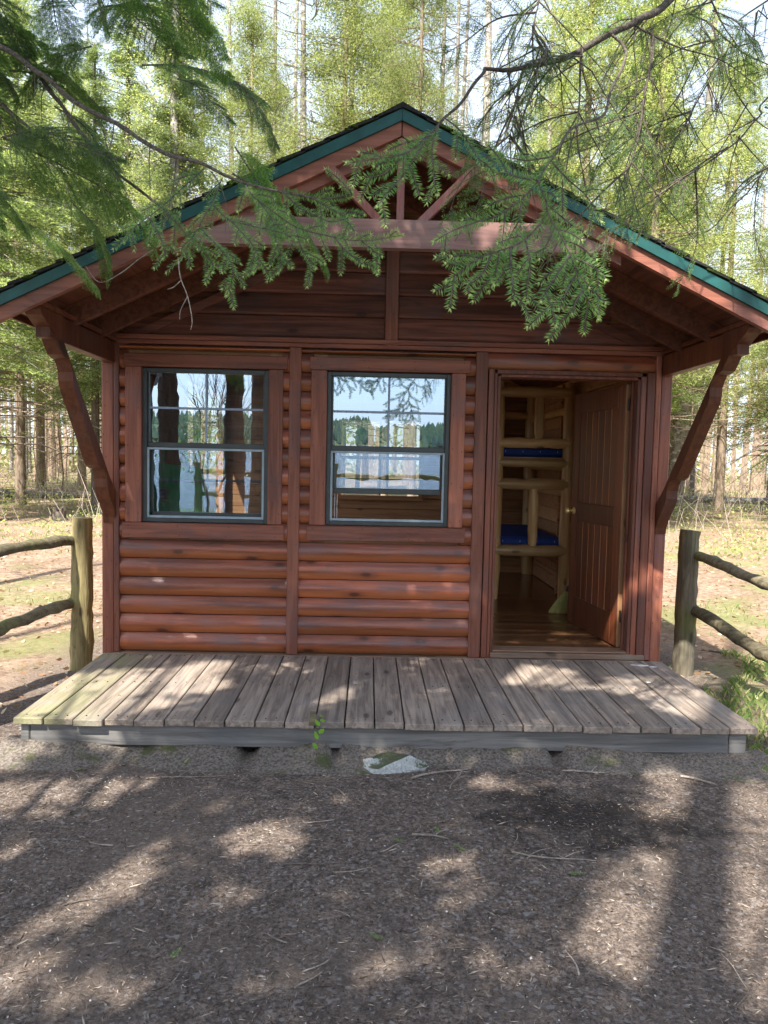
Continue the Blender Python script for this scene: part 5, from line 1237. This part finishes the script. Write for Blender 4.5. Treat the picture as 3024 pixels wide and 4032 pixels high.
for k in range(22):
    stick(random.uniform(-1.6, 1.7), random.uniform(-3.3, -1.7), random.uniform(.06, .17), random.uniform(0, 3.1), random.uniform(.0018, .0032), 'tiny dry twig lying loose on the dark soil', 0, random.choice(('twigpale', 'twig', 'twigpale')), group=G_)
stick(3.3, .9, .8, -.5, .012, 'long bare stick on the grass beyond the right fence', 2)
stick(-3.1, 4.6, .9, .15, .014, 'bare stick on the sunny ground beyond the left fence', 2)
for k, (x, y) in enumerate(((.72, -2.62), (.2, -2.28), (-1.62, -1.66), (-.08, -3.0), (.28, -2.42), (-.75, -3.1), (1.3, -3.2), (.02, -2.36))):
    a = random.uniform(0, 3.1); Q = ([], []); d = Vector((math.cos(a), math.sin(a), 0)); P0 = Vector((x, y, gz(x, y)+.008)); L_ = random.uniform(.02, .035)
    spray(Q, np.array([tuple(P0-d*L_), tuple(P0+Vector((-d.y, d.x, 0))*.005), tuple(P0+d*L_)]), np.array((.1, .1, 1.)), .013, .0022, .003, rbase=.75)
    o = link('fir_sprig', quads_mesh('fir_sprig', np.concatenate(Q[0])-np.array(P0), np.concatenate(Q[1]), 'needle')); o.location = P0; tag(o, 'tiny green fir sprig dropped on the dark soil', 'sprig', 'green sprigs dropped on the soil')
mb = MB(); mb.blob((.03, -1.56, -.215), .18, .085, .075, 3, .35, 2.2); tag(obj('rock', mb, 'rock', smooth=.6, base=(.03, -1.56, -.25)), 'white mossy rock half buried before the middle of the deck', 'rock')
mb = MB()
for (x, y, q) in ((1.86, -.2, .05), (1.93, -.23, .03), (1.8, -.19, .02), (1.75, -.62, .018)): mb.blob((x, y, .002), q, q*.45, .0025, 2, .6, 3.)
tag(obj('dropping', mb, 'whitep', base=(1.86, -.2, 0)), 'white splash of bird droppings on the right rear deck corner', 'dropping')
mb = MB(); mb.prism([(-.446, -1.50), (-.395, -1.50), (-.405, -1.40), (-.436, -1.40)], .001, .026, 2); o = obj('wood_wedge', mb, 'fence', base=(-.42, -1.45, .0)); tag(o, 'small mossy wooden wedge lying on the deck front edge', 'wedge')
o.rotation_euler = (math.radians(14), 0, .12)
sd = empty('seedling', (-.385, -1.60, -.22), 'bright green seedling growing up against the deck front', 'seedling')
mb = MB(); c = crv([(-.386, -1.60, -.23), (-.39, -1.585, -.10), (-.378, -1.57, .0), (-.372, -1.565, .06)], 4); mb.tube(c, [.003]*(len(c)-1)+[.0015], 5); obj('stem', mb, 'twig', sd)
for (p, e, w) in (((-.385, -1.58, -.06), (-.400, -1.60, -.005), .012), ((-.38, -1.575, -.03), (-.352, -1.60, .01), .014), ((-.376, -1.57, .01), (-.400, -1.59, .055), .012), ((-.374, -1.567, .04), (-.345, -1.60, .055), .013), ((-.386, -1.585, -.11), (-.408, -1.62, -.06), .013), ((-.372, -1.565, .06), (-.366, -1.60, .085), .009)):
    p, e = Vector(p), Vector(e); d = (e-p).normalized(); s = d.cross(Vector((0, 1, .3))).normalized()*w; m1 = p.lerp(e, .35); m2 = p.lerp(e, .7)
    mb = MB(); mb.v = [tuple(q) for q in (p, m1+s, m2+s*.8, e, m2-s*.8, m1-s)]; mb.face([0, 1, 2, 3, 4, 5], .5); obj('leaf', mb, 'seed', sd)
def stump(x, y, r, h, mt, lab):
    mb = MB(); z = gz(x, y); n = 18
    pr = [(r*1.5, -.1), (r*1.25, .05), (r, h*.4), (r*.95, h*.8)]; mb.lathe((x, y, z), pr+[(r*.8, h*random.uniform(.85, 1)), (0, h*.8)], n); mb.v = [(a+random.uniform(-.02, .02), b, c+(random.uniform(-.1, .15) if c > z+h*.7 else 0)) for a, b, c in mb.v]
    tag(obj('tree_stump', mb, mt, base=(x, y, z)), lab, 'stump')
stump(-6.55, 14.5, .22, .5, 'barkpale', 'pale broken tree stump left of the cabin'); stump(-7.7, 13.0, .16, .25, 'bark', 'low dark tree stump left of the pale one')
def fallen(x, y, ln, a, r, lab):
    mb = MB(); d = Vector((math.cos(a), math.sin(a), 0)); pts = [Vector((x, y, 0))+d*ln*(i/6-.5) for i in range(7)]
    for p in pts: p.z = gz(p.x, p.y)+r*.7
    mb.tube(pts, [r*(1-.08*i) for i in range(7)], 9, .08); tag(obj('fallen_log', mb, 'barkgrey', base=(x, y, gz(x, y))), lab, 'log')
fallen(-11.5, 20., 7., .12, .18, 'grey fallen log across the clearing left of the cabin'); fallen(16.5, 24., 8., -.1, .16, 'dark fallen log among the trunks right of the cabin')
def understorey():
    C = []
    for _ in range(380):
        sgn = random.choice((-1, 1)); y = random.uniform(8, 38); x = sgn*random.uniform(2.6+.3*y, 6+.62*y)
        if noise.noise(Vector((x*.3, y*.3, 14))) < -.1: continue
        m = random.randint(20, 70); q = RNG.normal(size=(m, 3))*np.array([.45, .45, .2])*random.uniform(.5, 1.4); q[:, 2] = np.abs(q[:, 2])+.05; C.append(q+np.array([x, y, gz(x, y)]))
    C = np.concatenate(C); P = leafq(C, unit(RNG.normal(size=C.shape)), RNG.uniform(.05, .12, len(C)), RNG.uniform(.03, .06, len(C))); tag(link('ground_cover', quads_mesh('ground_cover', P, RNG.random(len(P)), 'lf_birch')), kind='stuff')
understorey()
# brush of dry stems between the trunks
def brush():
    mb = MB(); random.seed(77)
    for _ in range(700):
        sgn = random.choice((-1, 1)); y = random.uniform(11, 30); x = sgn*random.uniform(3.5+.28*y*.5, 6+.5*y); p = Vector((x, y, gz(x, y))); d = Vector((random.uniform(-.7, .7), random.uniform(-.5, .5), 1)).normalized(); l = random.uniform(.3, 1.6); m = p+d*l*.5; e = m+(d+Vector((random.uniform(-.6, .6), random.uniform(-.4, .4), -.2))).normalized()*l*.5
        mb.tube([p, m, e], [.008, .006, .003], 3, cap=False)
    tag(obj('undergrowth', mb, 'twigpale'), kind='stuff')
brush()
